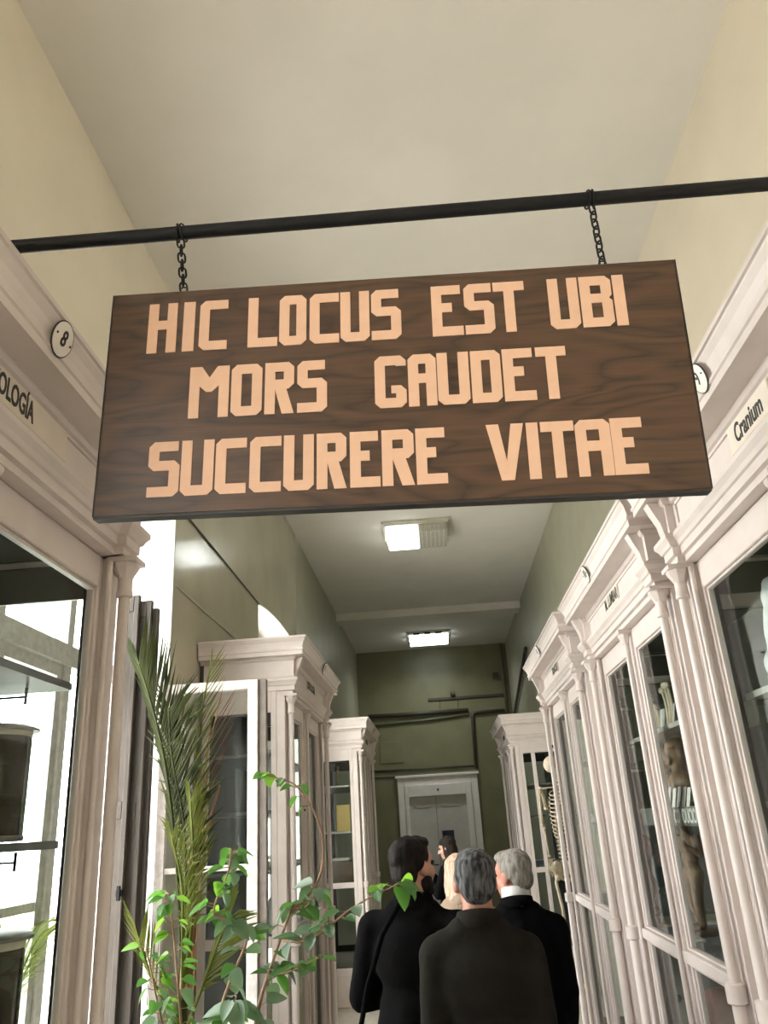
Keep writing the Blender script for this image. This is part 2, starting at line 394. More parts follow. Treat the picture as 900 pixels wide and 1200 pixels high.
# plastered reveals, a thin white lining of each opening
for i, (a, b) in enumerate(WINDOWS):
    rv = MB(); t_ = 0.012; x0, x1 = WL - THICK, WL - 0.002
    rv.box(x0, x1, a, a + t_, SILL, SPRING); rv.box(x0, x1, b - t_, b, SILL, SPRING)
    pts = [(a + (b - a) * t, SPRING + (CROWN - SPRING) * math.sin(PI * t) ** 0.75) for t in [k / 16 for k in range(17)]]
    for (p, q) in zip(pts, pts[1:]):
        rv.prism([[(p[0], p[1]), (q[0], q[1]), (q[0], q[1] - t_), (p[0], p[1] - t_)]], x0, x1, 'x')
    rv.box(x0, WL + 0.04, a, b, SILL, SILL + 0.035)
    o = rv.build('trim_%d' % (i + 2), M['reveal']); o['kind'] = 'structure'
# windows: frame, transom, upper lights and lower casements
XW = WL - 0.34
def window(n, a, b, skip=()):
    root = bpy.data.objects.new('window_%d' % n, None); col.objects.link(root); root['kind'] = 'structure'
    root.location = (XW, (a + b) / 2, SILL); h = (b - a) / 2 - 0.015; top = SPRING - SILL - 0.02
    f = MB(); f.box(-.036, .036, -h, -h + .06, .04, top); f.box(-.036, .036, h - .06, h, .04, top)
    f.box(-.034, .034, -h + .061, h - .061, .04, .10); f.box(-.034, .034, -h + .001, h - .001, top + .001, top + .16)
    f.box(-.05, .05, -h + .001, h - .001, 1.94, 2.05)
    f.build('window_frame', M['white_worn'], root, bevel=.004)
    for k in (-1, 1):
        MB().box(-.0375, .0375, k * h / 3 - .035, k * h / 3 + .035, .04, top).build('mullion', M['white_worn'], root, bevel=.004)
    w3 = 2 * h / 3
    for j, c in enumerate((-w3, 0, w3)):
        u = w3 / 2 - .036
        g = MB(); g.box(-.004, .004, c - u, c + u, 2.05, top - .02); g.build('pane', M['window_glass'], root)
        if j in skip: continue
        s = MB(); z0, z1 = .10, 1.94
        s.box(-.022, .022, c - u, c - u + .055, z0, z1); s.box(-.022, .022, c + u - .055, c + u, z0, z1)
        s.box(-.022, .022, c - u + .055, c + u - .055, z0, z0 + .07); s.box(-.022, .022, c - u + .055, c + u - .055, z1 - .06, z1); s.box(-.016, .016, c - u + .055, c + u - .055, .79, .83)
        cs = s.build('casement', M['white_worn'], root)
        MB().box(-.003, .003, c - u + .05, c + u - .05, z0 + .05, z1 - .05).build('pane', M['window_glass'], cs)
for i, (a, b) in enumerate(WINDOWS): window(i + 1, a, b, skip=(2,) if i == 2 else ())

# the far double door
dr = bpy.data.objects.new('door_1', None); col.objects.link(dr); dr['kind'] = 'structure'; dr.location = (-0.05, YF, 0)
f = MB()
for (x0, x1, z0, z1, d) in ((-.82, -.68, 0, 2.70, .09), (.68, .82, 0, 2.70, .09), (-.68, .68, 2.55, 2.70, .09), (-.679, -.60, 0, 2.549, .13), (.56, .679, 0, 2.549, .13), (-.60, .56, 2.33, 2.549, .13)):
    f.box(x0, x1, -d, -.001, z0, z1)
f.box(-.86, .86, -.13, -.001, 2.70, 2.75)
f.build('door_frame', M['white_door'], dr, bevel=.008)
for (x0, x1) in ((-.60, -.065), (-.055, .56)):
    l = MB(); l.box(x0, x1, -.05, -.005, .02, 2.33)
    for (a, b) in ((.15, .95), (1.1, 2.15)):
        l.box(x0 + .1, x1 - .1, -.062, -.05, a, a + .03); l.box(x0 + .1, x1 - .1, -.062, -.05, b - .03, b)
        l.box(x0 + .1, x0 + .13, -.062, -.05, a, b); l.box(x1 - .13, x1 - .1, -.062, -.05, a, b)
    l.build('door_leaf', M['door_leaf'], dr)
MB().box(-.02, .02, -.14, -.13, 2.43, 2.46).build('door_number', M['ink'], dr)
h_ = MB(); h_.tube([(-.10, -.05, 1.05), (-.10, -.10, 1.05), (-.22, -.10, 1.05)], .010); h_.build('door_handle', M['black'], dr, True)
ds = MB().box(.02, .255, -.062, -.051, 1.515, 1.665).build('door_sign', paint('dark_blue_notice', (0.030, 0.037, 0.065), None, 0.4), None)
ds.location = (-.05, YF, 0)
tag(ds, 'small dark blue notice on the right leaf of the far door', 'sign')

# services on the far wall
def pipe(name, pts, r, label, mat='pipe', cat='pipe', brackets=()):
    o = MB().tube(pts, r, 8).build(name, M[mat], None, True); tag(o, label, cat)
    for b in brackets: MB().box(b[0] - .012, b[0] + .012, b[1], b[1] + .06, b[2] - .02, b[2] + .02).build('bracket', M[mat], o)
    return o
yw = YF - .04
pipe('riser_pipe', [(1.545, yw, ZC - .01), (1.53, yw, 3.86)], .028, 'thin vertical pipe down the right end of the far wall')
st = MB().box(-.11, 1.50, YF - .035, YF - .001, 4.235, 4.285).build('cable_trunking', M['pipe_dark']); tag(st, 'dark horizontal trunking strip high on the far wall', 'trunking')
for x in (.14, .52): MB().tube([(x, YF - .02, 4.24), (x - .01, YF - .012, 4.05)], .007, 6).build('drop_wire', M['pipe_dark'], st)
vk = MB(); vk.lathe([(.0, 0), (.035, 0), (.05, .03), (.05, .05), (.035, .085), (0, .09)], .42, YF - .06, 12); vk = vk.build('valve', M['pipe_dark'], None, 30); vk.location = (0, 0, 4.30)
tag(vk, 'small round valve sitting on the far wall trunking', 'valve')
jb = MB().box(1.31, 1.43, YF - .07, YF - .001, 4.60, 4.73).build('junction_box', M['pipe_dark'], bevel=.01); tag(jb, 'small square junction box high beside the riser pipe', 'box')
MB().lathe([(.008, -.01), (.008, .0)], 1.37, YF - .075, 8).build('screw', M['pipe'], jb).location = (0, 0, 4.66)
pipe('water_pipe', [(-1.40, yw - .02, 3.985), (.72, yw - .02, 3.985)], .042, 'thick dark pipe crossing the far wall, uppermost of a pair', 'pipe_dark', brackets=((-1.0, yw - .02, 3.985), (.2, yw - .02, 3.985)))
pipe('water_pipe', [(-1.40, yw, 3.80), (-.2, yw, 3.84), (.72, yw, 3.90)], .024, 'thin pipe crossing the far wall just under a thicker one')
pipe('bent_pipe', [(1.48, yw, 3.93), (.90, yw, 3.93), (.825, yw, 3.91), (.79, yw, 3.85), (.77, yw, 2.80)], .035, 'dark pipe bending down to the right corner of the far door', 'pipe_dark')
pipe('low_conduit', [(-1.50, yw + .02, 2.88), (.76, yw + .02, 2.86)], .020, 'dark conduit running just above the far door frame', 'pipe_dark')
pipe('low_conduit', [(-1.50, yw + .02, 2.76), (-.90, yw + .02, 2.76)], .016, 'short conduit left of the far door frame', 'pipe')
pipe('side_pipe', [(WR - .04, 16.6, 3.72), (WR - .04, 13.2, 4.45)], .030, 'dark pipe sloping along the right wall near the far corner', 'pipe_dark')
ap = MB(); ap.box(-1.20, -.72, YF - .02, YF - .001, 3.02, 3.45); ap = ap.build('access_panel', M['wall_green'], bevel=.006); tag(ap, 'olive painted access panel left above the far door', 'panel')
# cables along the left wall
cb = MB().tube([(WL + .008, 4.78, 3.905), (WL + .008, 6.0, 3.90), (WL + .008, 7.25, 3.885)], .007, 6).build('wall_cable', M['cable_dark']); tag(cb, 'dark cable along the left wall between two windows', 'cable')
cb = MB().tube([(WL + .008, 4.78, 3.36), (WL + .008, 5.6, 3.35), (WL + .008, 7.0, 3.36)], .006, 6).build('wall_cable', M['cable']); tag(cb, 'thin pale cable drooping along the left wall above a cabinet', 'cable')

# outside: ground and a bare tree in the overcast garden
g_ = MB().box(-60, 40, -60, 60, -.5, -.3).build('ground', M['ground']); g_['kind'] = 'structure'
def tree(x, y, h, label, seed):
    rnd = random.Random(seed); t = empty('garden_tree', label, 'tree', (x, y, -.3)); tr = MB(); br = MB()
    tr.tube([(0, 0, 0), (.05, .02, h * .4), (-.06, .05, h * .75), (0, 0, h)], .13, 8, .03)
    tr.build('trunk', M['bark'], t, True)
    for k in range(16):
        z = h * (.35 + .6 * k / 16); a = rnd.uniform(0, 2 * PI); L = rnd.uniform(.8, 1.7)
        p0 = Vector((0, 0, z)); p1 = p0 + Vector((math.cos(a) * L * .5, math.sin(a) * L * .5, .3)); p2 = p0 + Vector((math.cos(a) * L, math.sin(a) * L, .75))
        br.tube([p0, p1, p2], .03, 6, .006)
        for q in range(3):
            w = p1.lerp(p2, q / 2.5); br.tube([w, w + Vector((rnd.uniform(-.4, .4), rnd.uniform(-.4, .4), .4))], .010, 5, .003)
    br.build('branch', M['bark'], t, True)
tree(-6.5, 8.6, 6.0, 'bare grey tree in the garden beyond the window', 3)

# ------------------------------------------------------------------ glazed cabinets
COLM, CAPM = {}, {}
def column_mesh(r=.021):
    if 'c' not in COLM:
        COLM['c'] = MB().lathe([(.034, .30), (.034, .33), (.024, .345), (.024, 1.17), (.019, 1.25), (.018, 2.585), (.026, 2.59), (.026, 2.605), (.0235, 2.61), (.0235, 2.655)], n=14).mesh('column', M['white'], 40)
        COLM['k'] = MB().lathe([(.026, 1.185), (.036, 1.19), (.036, 1.25), (.026, 1.255)], n=14).mesh('collar', M['white'], 40)
        k = MB(); k.lathe([(.025, 2.652), (.028, 2.66), (.043, 2.685), (.046, 2.695), (.046, 2.70)], n=8); k.box(-.048, .048, -.048, .048, 2.70, 2.716)
        COLM['p'] = k.mesh('capital', M['white'])
        COLM['m'] = MB().lathe([(.013, .34), (.012, 1.26), (.011, 2.70)], n=10).mesh('reed', M['white'], 40)
        k = MB(); k.lathe([(.018, 2.645), (.022, 2.655), (.036, 2.685), (.036, 2.695)], n=8); k.box(-.038, .038, -.038, .038, 2.695, 2.716)
        COLM['q'] = k.mesh('capital', M['white'])
    return COLM

def framed_door(parent, name, x0, x1, z0, z1, top=.055, bot=.05, side=.05, y=.06, handle=0):
    d = MB(); t = .034
    d.box(x0, x0 + side, y, y + t, z0, z1); d.box(x1 - side, x1, y, y + t, z0, z1)
    d.box(x0 + side, x1 - side, y, y + t, z1 - top, z1); d.box(x0 + side, x1 - side, y, y + t, z0, z0 + bot)
    b = .010                                              # stepped glazing bead
    d.box(x0 + side, x0 + side + b, y + .010, y + t, z0 + bot, z1 - top); d.box(x1 - side - b, x1 - side, y + .010, y + t, z0 + bot, z1 - top)
    d.box(x0 + side, x1 - side, y + .010, y + t, z1 - top - b, z1 - top)
    o = d.build(name, M['white'], parent, bevel=.003)
    MB().box(x0 + side, x1 - side, y + .018, y + .021, z0 + bot, z1 - top).build('glass_pane', M['glass'], o)
    if handle:
        hx = x1 - side / 2 if handle > 0 else x0 + side / 2
        MB().lathe([(.006, 0), (.006, .004)], 0, 0, 8).sphere((0, 0, .004), .009, 8, 6).build('keyhole_plate', M['black'], o).location = (hx, y - .002, (z0 + z1) / 2)
    return o

LOWP = [(-.09, 2.716), (-.015, 2.716), (-.015, 2.738), (0, 2.742), (0, 2.772), (.008, 2.776), (.014, 2.79), (.026, 2.806), (.026, 2.822), (.004, 2.828), (-.004, 2.835), (-.004, 2.945), (.006, 2.95), (.012, 2.962), (.012, 2.972)]
CORN = [(-.05, 2.970), (.10, 2.970), (.10, 2.996), (.106, 3.0), (.106, 3.010), (.100, 3.016), (.102, 3.03), (.110, 3.055), (.122, 3.072), (.124, 3.078), (.132, 3.080), (.132, 3.094), (-.06, 3.096)]
def cabinet(label, loc, rz, W, D, num=None, word=None, pw=.28, shelves=(2.21, 1.835), banner=None, filler=0, mid_stile=False, word_sx=.62, shelf_mat='shelf'):
    t = empty('display_cabinet', label, 'cabinet', loc, rz, 'white glazed museum cabinets along the corridor')
    c = column_mesh(); e = .035
    MB().box(-e, W + e, .025, D, 0, .30).build('plinth', M['white'], t, bevel=.006)
    k = MB(); k.box(-e, W + e, D - .022, D, .30, 2.95); k.build('back_panel', M['interior'], t)
    k = MB(); k.box(-e + .03, W + e - .03, .10, D - .022, 1.185, 1.235); k.build('case_floor', M['slate'], t)
    k = MB(); k.box(-e + .03, W + e - .03, .062, D - .022, 2.74, 2.765); k.box(.004, W - .004, .004, D - .022, 3.03, 3.07); k.build('roof_board', M['interior'], t)
    # end panels, glazed
    for x0 in (-e, W + e - .03):
        f = MB()
        for (y0, y1, z0, z1) in ((.096, .135, .30, 2.74), (D - .07, D - .001, .30, 2.74), (.135, D - .07, 2.60, 2.74), (.135, D - .07, 1.19, 1.25), (.135, D - .07, .30, .38)):
            f.box(x0, x0 + .03, y0, y1, z0, z1)
        if mid_stile: f.box(x0 + .001, x0 + .029, .24, .29, .381, 1.189); f.box(x0 + .001, x0 + .029, .24, .29, 1.251, 2.599)
        o = f.build('end_panel', M['white'], t, bevel=.003)
        li = MB(); xa = x0 + .031 if x0 < 0 else x0 - .005
        for (y0, y1, z0, z1) in ((.097, .137, .31, 2.735), (D - .072, D - .024, .31, 2.735), (.138, D - .073, 2.595, 2.735), (.138, D - .073, .31, .385)): li.box(xa, xa + .004, y0, y1, z0, z1)
        li.build('panel_lining', M['interior'], o)
        g = MB(); g.box(x0 + .013, x0 + .017, .135, D - .07, .38, 1.19); g.box(x0 + .013, x0 + .017, .135, D - .07, 1.25, 2.60); g.build('glass_pane', M['glass'], o)
    for x in (0, W):                                       # end posts: flat pilaster, reed, round column with collar and capital
        s = 1 if x == 0 else -1
        MB().box(min(x - s * (e + .002), x + s * .040), max(x - s * (e + .002), x + s * .040), .037, .095, .301, 2.7155).build('pilaster', M['white'], t, bevel=.003)
        inst(c['m'], 'reed', t, (x + s * .044, .036, 0))
        o = inst(c['c'], 'column', t, (x, 0, 0)); inst(c['k'], 'collar', o); inst(c['p'], 'capital', o)
    MB().box(W / 2 - .026, W / 2 + .026, .045, .10, .30, 2.716).build('mullion', M['white'], t, bevel=.003)
    o = inst(c['m'], 'reed', t, (W / 2, .030, 0)); inst(c['q'], 'capital', o)
    MB().box(.03, W - .03, .040, .10, 1.195, 1.245).build('middle_rail', M['white'], t, bevel=.004)
    for (a, b, hd) in ((.042, W / 2 - .028, 1), (W / 2 + .028, W - .042, 0)):
        framed_door(t, 'glass_door', a, b, 1.247, 2.714, top=.105, bot=.010, side=.024, handle=hd)
        framed_door(t, 'lower_door', a, b, .31, 1.193, top=.012, side=.024, handle=0)
    r = .030
    path = [(-e, D), (-e, -r), (.085, -r), (.085, 0), (W - .085, 0), (W - .085, -r), (W + e, -r), (W + e, D)]
    ent = MB().sweep(path, LOWP).build('entablature', M['white'], t)
    for x in (.085, W - .085):                             # little console brackets on the frieze ends
        s = 1 if x < W / 2 else -1
        b = MB(); bx = x - s * .055
        b.prism([[(-r, 2.83), (-r - .012, 2.84), (-r - .018, 2.88), (-r - .040, 2.93), (-r - .055, 2.968), (-r + .02, 2.968), (-r + .02, 2.83)]], bx - .028, bx + .028, 'x')
        b.build('console_bracket', M['white'], ent)
    MB().sweep([(0, D), (0, 0), (W, 0), (W, D)], CORN).build('cornice', M['white'], t)
    f = MB()                                               # raised fillet round the frieze panel
    for (x0, x1, z0, z1) in ((.12, W - .12, 2.928, 2.938), (.12, W - .12, 2.842, 2.85), (.12, .13, 2.842, 2.938), (W - .13, W - .12, 2.842, 2.938)): f.box(x0, x1, -.003, .006, z0, z1)
    f.build('frieze_fillet', M['white'], ent)
    if filler:
        MB().box(-e - filler, -e - .003, .105, .125, 0, 2.70).build('filler_board', M['white'], t, bevel=.003)
        for q in (.32, .68): inst(c['m'], 'reed', t, (-e - filler * q, .085, 0))
    if word:
        p = MB().box(W / 2 - pw / 2, W / 2 + pw / 2, -.008, .004, 2.842, 2.932).build('label_plate', M['plate'], t, bevel=.002)
        text_on(p, 'plate_lettering', word, .082 if pw > .5 else .085, (W / 2 - (.05 if pw > .5 else 0), -.0088, 2.886), word_sx * (.9 if pw > .5 else 1.15))
    if num:
        d = MB().lathe([(0, -.002), (.040, -.002), (.040, .002), (.036, .004), (0, .0045)], n=28).build('number_disc', M['enamel'], t, 40)
        d.location = (W / 2, -.119, 3.036); d.rotation_euler = (PI / 2 + .32, 0, 0); d.scale = (1.12, 1.12, 1)
        MB().ring([(.0415 * math.cos(a), .0415 * math.sin(a), 0.0) for a in [2 * PI * q / 24 for q in range(24)]], .002, 6).build('disc_rim', M['ink'], d)
        text_on(d, 'numeral', num, .052, (0, 0, .0048), .85, rot=(0, 0, 0))
        for sx in (-1, 1): MB().sphere((sx * .031, 0, .004), .0032, 8, 5).build('screw', M['ink'], d)
    for z in shelves:
        MB().box(-e + .032, W + e - .032, .15, D - .03, z - .022, z).build('shelf', M[shelf_mat], t)
    if banner:
        b = MB().box(.05, W - .05, .143, .149, banner[1] - .085, banner[1] - .002).build('shelf_banner', M['banner'], t)
        text_on(b, 'banner_lettering', banner[0], .088, (W / 2, .1425, banner[1] - .044), .75, M['card'])
    return t

R90, L90 = -PI / 2, PI / 2
XL, XR = -.980, .990
# left row: local x runs away from the camera; right row: local x runs towards it
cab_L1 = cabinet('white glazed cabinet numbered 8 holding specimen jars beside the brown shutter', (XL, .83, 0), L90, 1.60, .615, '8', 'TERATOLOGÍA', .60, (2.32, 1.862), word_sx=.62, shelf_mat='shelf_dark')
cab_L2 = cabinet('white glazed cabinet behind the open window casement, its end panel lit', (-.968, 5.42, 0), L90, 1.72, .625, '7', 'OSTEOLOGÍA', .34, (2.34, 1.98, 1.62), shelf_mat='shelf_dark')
cab_L3 = cabinet('white glazed cabinet with a yellow card behind its bright end panel', (-.945, 10.02, 0), L90, 1.80, .65, '6', 'MUSCULUS', .34, (2.32, 1.80), shelf_mat='shelf')
cab_R1 = cabinet('white glazed cabinet labelled Cranium at the right edge', (XR, 3.01, 0), R90, 1.80, .655, '9', 'Cranium', .32, (2.215, 1.79), filler=.222, shelf_mat='shelf')
cab_R2 = cabinet('white glazed cabinet holding the standing flayed figure, next after the Cranium one', (XR, 4.95, 0), R90, 1.645, .655, '10', 'M. LUMBAR', .30, (2.225, 1.845), ('MUSEO CONDUCIO X', 1.845), filler=.275, shelf_mat='shelf')
cab_R3 = cabinet('white glazed cabinet beside the hanging skeleton, behind the suited man', (.965, 7.10, 0), R90, 1.80, .68, '11', 'TRUNCUS', .26, (2.225, 1.845), ('ORGANA ET VISCERA', 1.845), shelf_mat='shelf')
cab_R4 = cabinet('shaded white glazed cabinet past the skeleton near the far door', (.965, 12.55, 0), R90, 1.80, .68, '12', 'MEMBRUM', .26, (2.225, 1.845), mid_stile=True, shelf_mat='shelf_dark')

# ------------------------------------------------------------------ ceiling lamps
def lamp(x, y, label, half):
    t = empty('ceiling_lamp', label, 'lamp', (x, y, ZC), 0, 'fluorescent lamps on the corridor ceiling'); w = .43
    MB().box(-w, w, -.42, .42, -.035, 0).build('back_plate', M['lamp_body'], t, bevel=.006)
    MB().box(-w + .03, w - .03, -.39, .39, -.05, -.034).build('housing', M['lamp_body'], t)
    def trough(x0, x1, mat, name):
        p = []; m = MB()
        m.prism([[(-.36, -.05), (.36, -.05), (.35, -.11), (.32, -.145), (-.32, -.145), (-.35, -.11)]], x0, x1, 'x')
        m.build(name, M[mat], t, bevel=.012)
    if half:
        trough(-w + .05, .02, 'lamp_lit', 'diffuser'); trough(.02, w - .05, 'lamp_dim', 'unlit_diffuser')
        for k in range(6):
            xx = .06 + k * .055; MB().box(xx, xx + .012, -.37, .37, -.150, -.052).build('diffuser_rib', M['lamp_body'], t)
    else: trough(-w + .04, w - .04, 'lamp_lit', 'diffuser')
    ld = bpy.data.lights.new('lamp_light', 'AREA'); ld.shape = 'RECTANGLE'; ld.size = .36 if half else .74; ld.size_y = .62; ld.energy = 6 if half else 30; ld.color = (.95, 1.0, .96); ld.spread = 2.6
    lo = bpy.data.objects.new('lamp_light', ld); col.objects.link(lo); lo.parent = t; lo.location = (-.18 if half else 0, 0, -.152)
    for s in (-1, 1):
        MB().box(s * (w - .03) - .012, s * (w - .03) + .012, -.10, .10, -.155, -.03).build('end_clip', M['lamp_body'] if half else M['black'], t)
    if not half:
        for k in range(3): MB().box(-.30 + k * .22, -.18 + k * .22, -.42, -.365, -.06, -.03).build('bracket', M['black'], t)
lamp(-.04, 9.58, 'nearer ceiling lamp, lit only in its left half', True)
lamp(0.01, 15.80, 'farther ceiling lamp, fully lit, near the end wall', False)

# ------------------------------------------------------------------ hanging sign, rod and chains
BAR_L, BAR_R = Vector((-.985, 1.372, 3.111)), Vector((1.01, 1.403, 3.106))
rod = MB().tube([BAR_L, BAR_R], .0155, 12).build('iron_rod', M['black'], None, 40)
tag(rod, 'black iron rod spanning the aisle on top of two cabinets', 'rod')
sign = MB().box(-.605, .605, 0, .028, -.514, 0).build('hanging_sign', M['wood'], None, bevel=.0015)
rz_, rx_, ry_ = -.0079, .0581, .0389
sign.matrix_world = Matrix.Translation((-.0243, 1.390, 2.9436)) @ (Matrix.Rotation(rz_, 3, 'Z') @ Matrix.Rotation(rx_, 3, 'X') @ Matrix.Rotation(ry_, 3, 'Y')).to_4x4()
tag(sign, 'brown wooden sign board with peach Latin lettering hanging in the aisle', 'sign')
MB().box(-.605, .605, .0005, .0275, -.519, -.5138).build('edge_strip', M['sign_edge'], sign)
for x in (-.6053, .6053): MB().box(min(x, x * 1.004), max(x, x * 1.004), .0005, .0275, -.514, 0).build('edge_strip', M['sign_edge'], sign)

def glyph(ch, w, h):
    t = .0215; c = .011; m = .56 * h; mb, mt = m - t * .5, m + t * .5
    if ch == 'H': return [[(0, 0), (0, h), (t, h), (t, mt), (w - t, mt), (w - t, h), (w, h), (w, 0), (w - t, 0), (w - t, mb), (t, mb), (t, 0)]]
    if ch == 'I': return [[(0, 0), (0, h), (w, h), (w, 0)]]
    if ch == 'C': return [[(w, h), (c, h), (0, h - c), (0, c), (c, 0), (w, 0), (w, t), (t, t), (t, h - t), (w, h - t)]]
    if ch == 'L': return [[(0, 0), (0, h), (t, h), (t, t), (w, t), (w, 0)]]
    if ch == 'O': return [[(c, 0), (0, c), (0, h - c), (c, h), (w - c, h), (w, h - c), (w, c), (w - c, 0)], [(t, t), (w - t, t), (w - t, h - t), (t, h - t)]]
    if ch == 'D': return [[(0, 0), (0, h), (w - c, h), (w, h - c), (w, c), (w - c, 0)], [(t, t), (w - t, t), (w - t, h - t), (t, h - t)]]
    if ch == 'U': return [[(0, h), (0, c), (c, 0), (w - c, 0), (w, c), (w, h), (w - t, h), (w - t, t), (t, t), (t, h)]]
    if ch == 'S': return [[(w * .93, h), (c, h), (0, h - c), (0, mb + c), (c, mb), (w - t, mb), (w - t, t), (0, t), (0, 0), (w - c, 0), (w, c), (w, mt - c), (w - c, mt), (t, mt), (t, h - t), (w * .93, h - t)]]
    if ch == 'E': return [[(0, 0), (w, 0), (w, t), (t, t), (t, mb), (w * .66, mb), (w * .66, mt), (t, mt), (t, h - t), (w * .95, h - t), (w * .95, h), (0, h)]]
    if ch == 'T': return [[(0, h), (w, h), (w, h - t), (w / 2 + t / 2, h - t), (w / 2 + t / 2, 0), (w / 2 - t / 2, 0), (w / 2 - t / 2, h - t), (0, h - t)]]
    if ch == 'M': return [[(0, 0), (0, h), (w * .30, h), (w / 2, h * .78), (w * .70, h), (w, h), (w, 0), (w - t, 0), (w - t, h * .62), (w * .57, h * .50), (w * .43, h * .50), (t, h * .62), (t, 0)]]
    if ch == 'B': return [[(0, 0), (0, h), (w - c, h), (w, h - c), (w, m + c * .6), (w - c * .6, m), (w, m - c * .6), (w, c), (w - c, 0)], [(t, t), (w - t, t), (w - t, mb), (t, mb)], [(t, mt), (w - t, mt), (w - t, h - t), (t, h - t)]]
    if ch == 'R':
        k = h * .48
        return [[(0, 0), (0, h), (w - c, h), (w, h - c), (w, k + c), (w - c, k), (w * .74, k), (w, 0), (w - t * 1.15, 0), (t, k * .98), (t, 0)], [(t, k + t), (w - t, k + t), (w - t, h - t), (t, h - t)]]
    if ch == 'G': return [[(w, h * .80), (w, h - c), (w - c, h), (c, h), (0, h - c), (0, c), (c, 0), (w - c, 0), (w, c), (w, h * .42 - c), (w - c, h * .42), (w * .52, h * .42), (w * .52, h * .42 - t * .8), (w - t, h * .42 - t * .8), (w - t, t), (t, t), (t, h - t), (w - t, h - t), (w - t, h * .80)]]
    if ch == 'A': return [[(0, 0), (0, h - c), (c, h), (w - c, h), (w, h - c), (w, 0), (w - t, 0), (w - t, h * .44), (t, h * .44), (t, 0)], [(t, h * .44 + t), (w - t, h * .44 + t), (w - t, h - t), (t, h - t)]]
    if ch == 'V': return [[(0, h), (w * .5 - t * .58, 0), (w * .5 + t * .58, 0), (w, h), (w - t * 1.15, h), (w * .5, h * .34), (t * 1.15, h)]]
ROWS = [((-.031, -.1515), [('H', -.533, -.47), ('I', -.456, -.431), ('C', -.42, -.359), ('L', -.314, -.25), ('O', -.246, -.188), ('C', -.181, -.118), ('U', -.115, -.053), ('S', -.049, .014), ('E', .079, .144), ('S', .148, .21), ('T', .210, .275), ('U', .324, .386), ('B', .390, .455), ('I', .459, .482)]),
        ((-.1915, -.3095), [('M', -.434, -.35), ('O', -.345, -.28), ('R', -.274, -.213), ('S', -.206, -.144), ('G', -.045, .02), ('A', .024, .082), ('U', .084, .149), ('D', .153, .214), ('E', .218, .282), ('T', .286, .347)]),
        ((-.359, -.4785), [('S', -.51, -.445), ('U', -.442, -.375), ('C', -.371, -.308), ('C', -.301, -.237), ('U', -.232, -.171), ('R', -.165, -.105), ('E', -.098, -.038), ('R', -.034, .03), ('E', .034, .095), ('V', .175, .249), ('I', .254, .277), ('T', .282, .347), ('A', .349, .417), ('E', .418, .482)])]
CX = -.0243 * math.cos(rz_)                            # letter positions were measured from the world axis
for (zt, zb), row in ROWS:
    for ch, a, b in row:
        o = MB().prism(glyph(ch, b - a, zt - zb), -.0018, .0005, 'y').build('letter', M['peach'], sign)
        o.location = (a + .0243 - .013, 0, zb + .0)

# chains: links of bent wire from the rod to the board
def link_mesh(L=.026, W=.0078, r=.0023):
    pts = []
    for k in range(6): a = PI * k / 5; pts.append((W * math.cos(a), 0, L / 2 - W + W * math.sin(a)))
    for k in range(6): a = PI + PI * k / 5; pts.append((W * math.cos(a), 0, -L / 2 + W + W * math.sin(a)))
    return MB().ring(pts, r, 6).mesh('link', M['black'], True)
LINK = link_mesh()
def chain(top, bot, label):
    top, bot = Vector(top), Vector(bot); t = empty('chain', label, 'chain', top, 0)
    d = (bot - top); n = max(2, round(d.length / .0185)); q = Vector((0, 0, -1)).rotation_difference(d)
    for i in range(n):
        p = d * ((i + .5) / n); e = (q.to_matrix() @ Matrix.Rotation((i % 2) * PI / 2 + .5, 3, 'Z')).to_euler()
        inst(LINK, 'link', t, p, e)
    for s in (-.006, .006):                            # the chain is looped over the rod
        r = MB().ring([(s * (1 + .5 * math.cos(a)), .0195 * math.cos(a), .018 + .0195 * math.sin(a)) for a in [2 * PI * k / 16 for k in range(16)]], .0022, 6)
        r.build('loop', M['black'], t, True)
    k = MB().ring([(.008 * math.cos(a), 0, .008 * math.sin(a)) for a in [2 * PI * k / 12 for k in range(12)]], .0018, 6).build('screw_eye', M['black'], t, True)
    k.location = d + Vector((0, 0, .004))
chain((-.481, 1.380, 3.092), (-.476, 1.402, 2.966), 'black wire chain holding the sign at its end with HIC')
chain((.4345, 1.394, 3.088), (.436, 1.402, 2.932), 'black wire chain holding the sign at its end with UBI')

# ------------------------------------------------------------------ shutter and open casement at the second window
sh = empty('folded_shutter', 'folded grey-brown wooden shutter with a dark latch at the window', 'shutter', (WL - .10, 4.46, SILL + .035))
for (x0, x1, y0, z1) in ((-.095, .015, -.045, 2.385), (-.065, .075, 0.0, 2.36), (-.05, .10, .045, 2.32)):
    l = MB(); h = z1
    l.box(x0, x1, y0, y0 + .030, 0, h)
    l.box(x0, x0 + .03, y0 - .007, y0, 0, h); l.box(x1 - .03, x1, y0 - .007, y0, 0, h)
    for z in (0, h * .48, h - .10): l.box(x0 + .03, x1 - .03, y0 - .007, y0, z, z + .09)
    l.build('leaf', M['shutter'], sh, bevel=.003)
lt = MB(); lt.box(-.012, .02, -.072, -.045, .77, .80); lt.box(-.004, .012, -.085, -.07, .75, .82); lt.build('latch', M['black'], sh)
cs = empty('window_casement', 'white flaking window casement swung open across the aisle side of a window', 'casement', (WL + .005, 4.63, 0))
c_ = MB(); z0, z1 = SILL + .10, 2.69
c_.box(0, .055, -.02, .02, z0, z1); c_.box(.515, .575, -.02, .02, z0, z1); c_.box(.055, .515, -.02, .02, z0, z0 + .08); c_.box(.055, .515, -.02, .02, z1 - .055, z1); c_.box(.055, .515, -.012, .012, 1.665, 1.695)
MB().box(.576, .622, -.005, .035, z0, z1).build('meeting_rebate', M['rebate'], cs, bevel=.003)
c_.build('casement_frame', M['white_worn'], cs, bevel=.003)
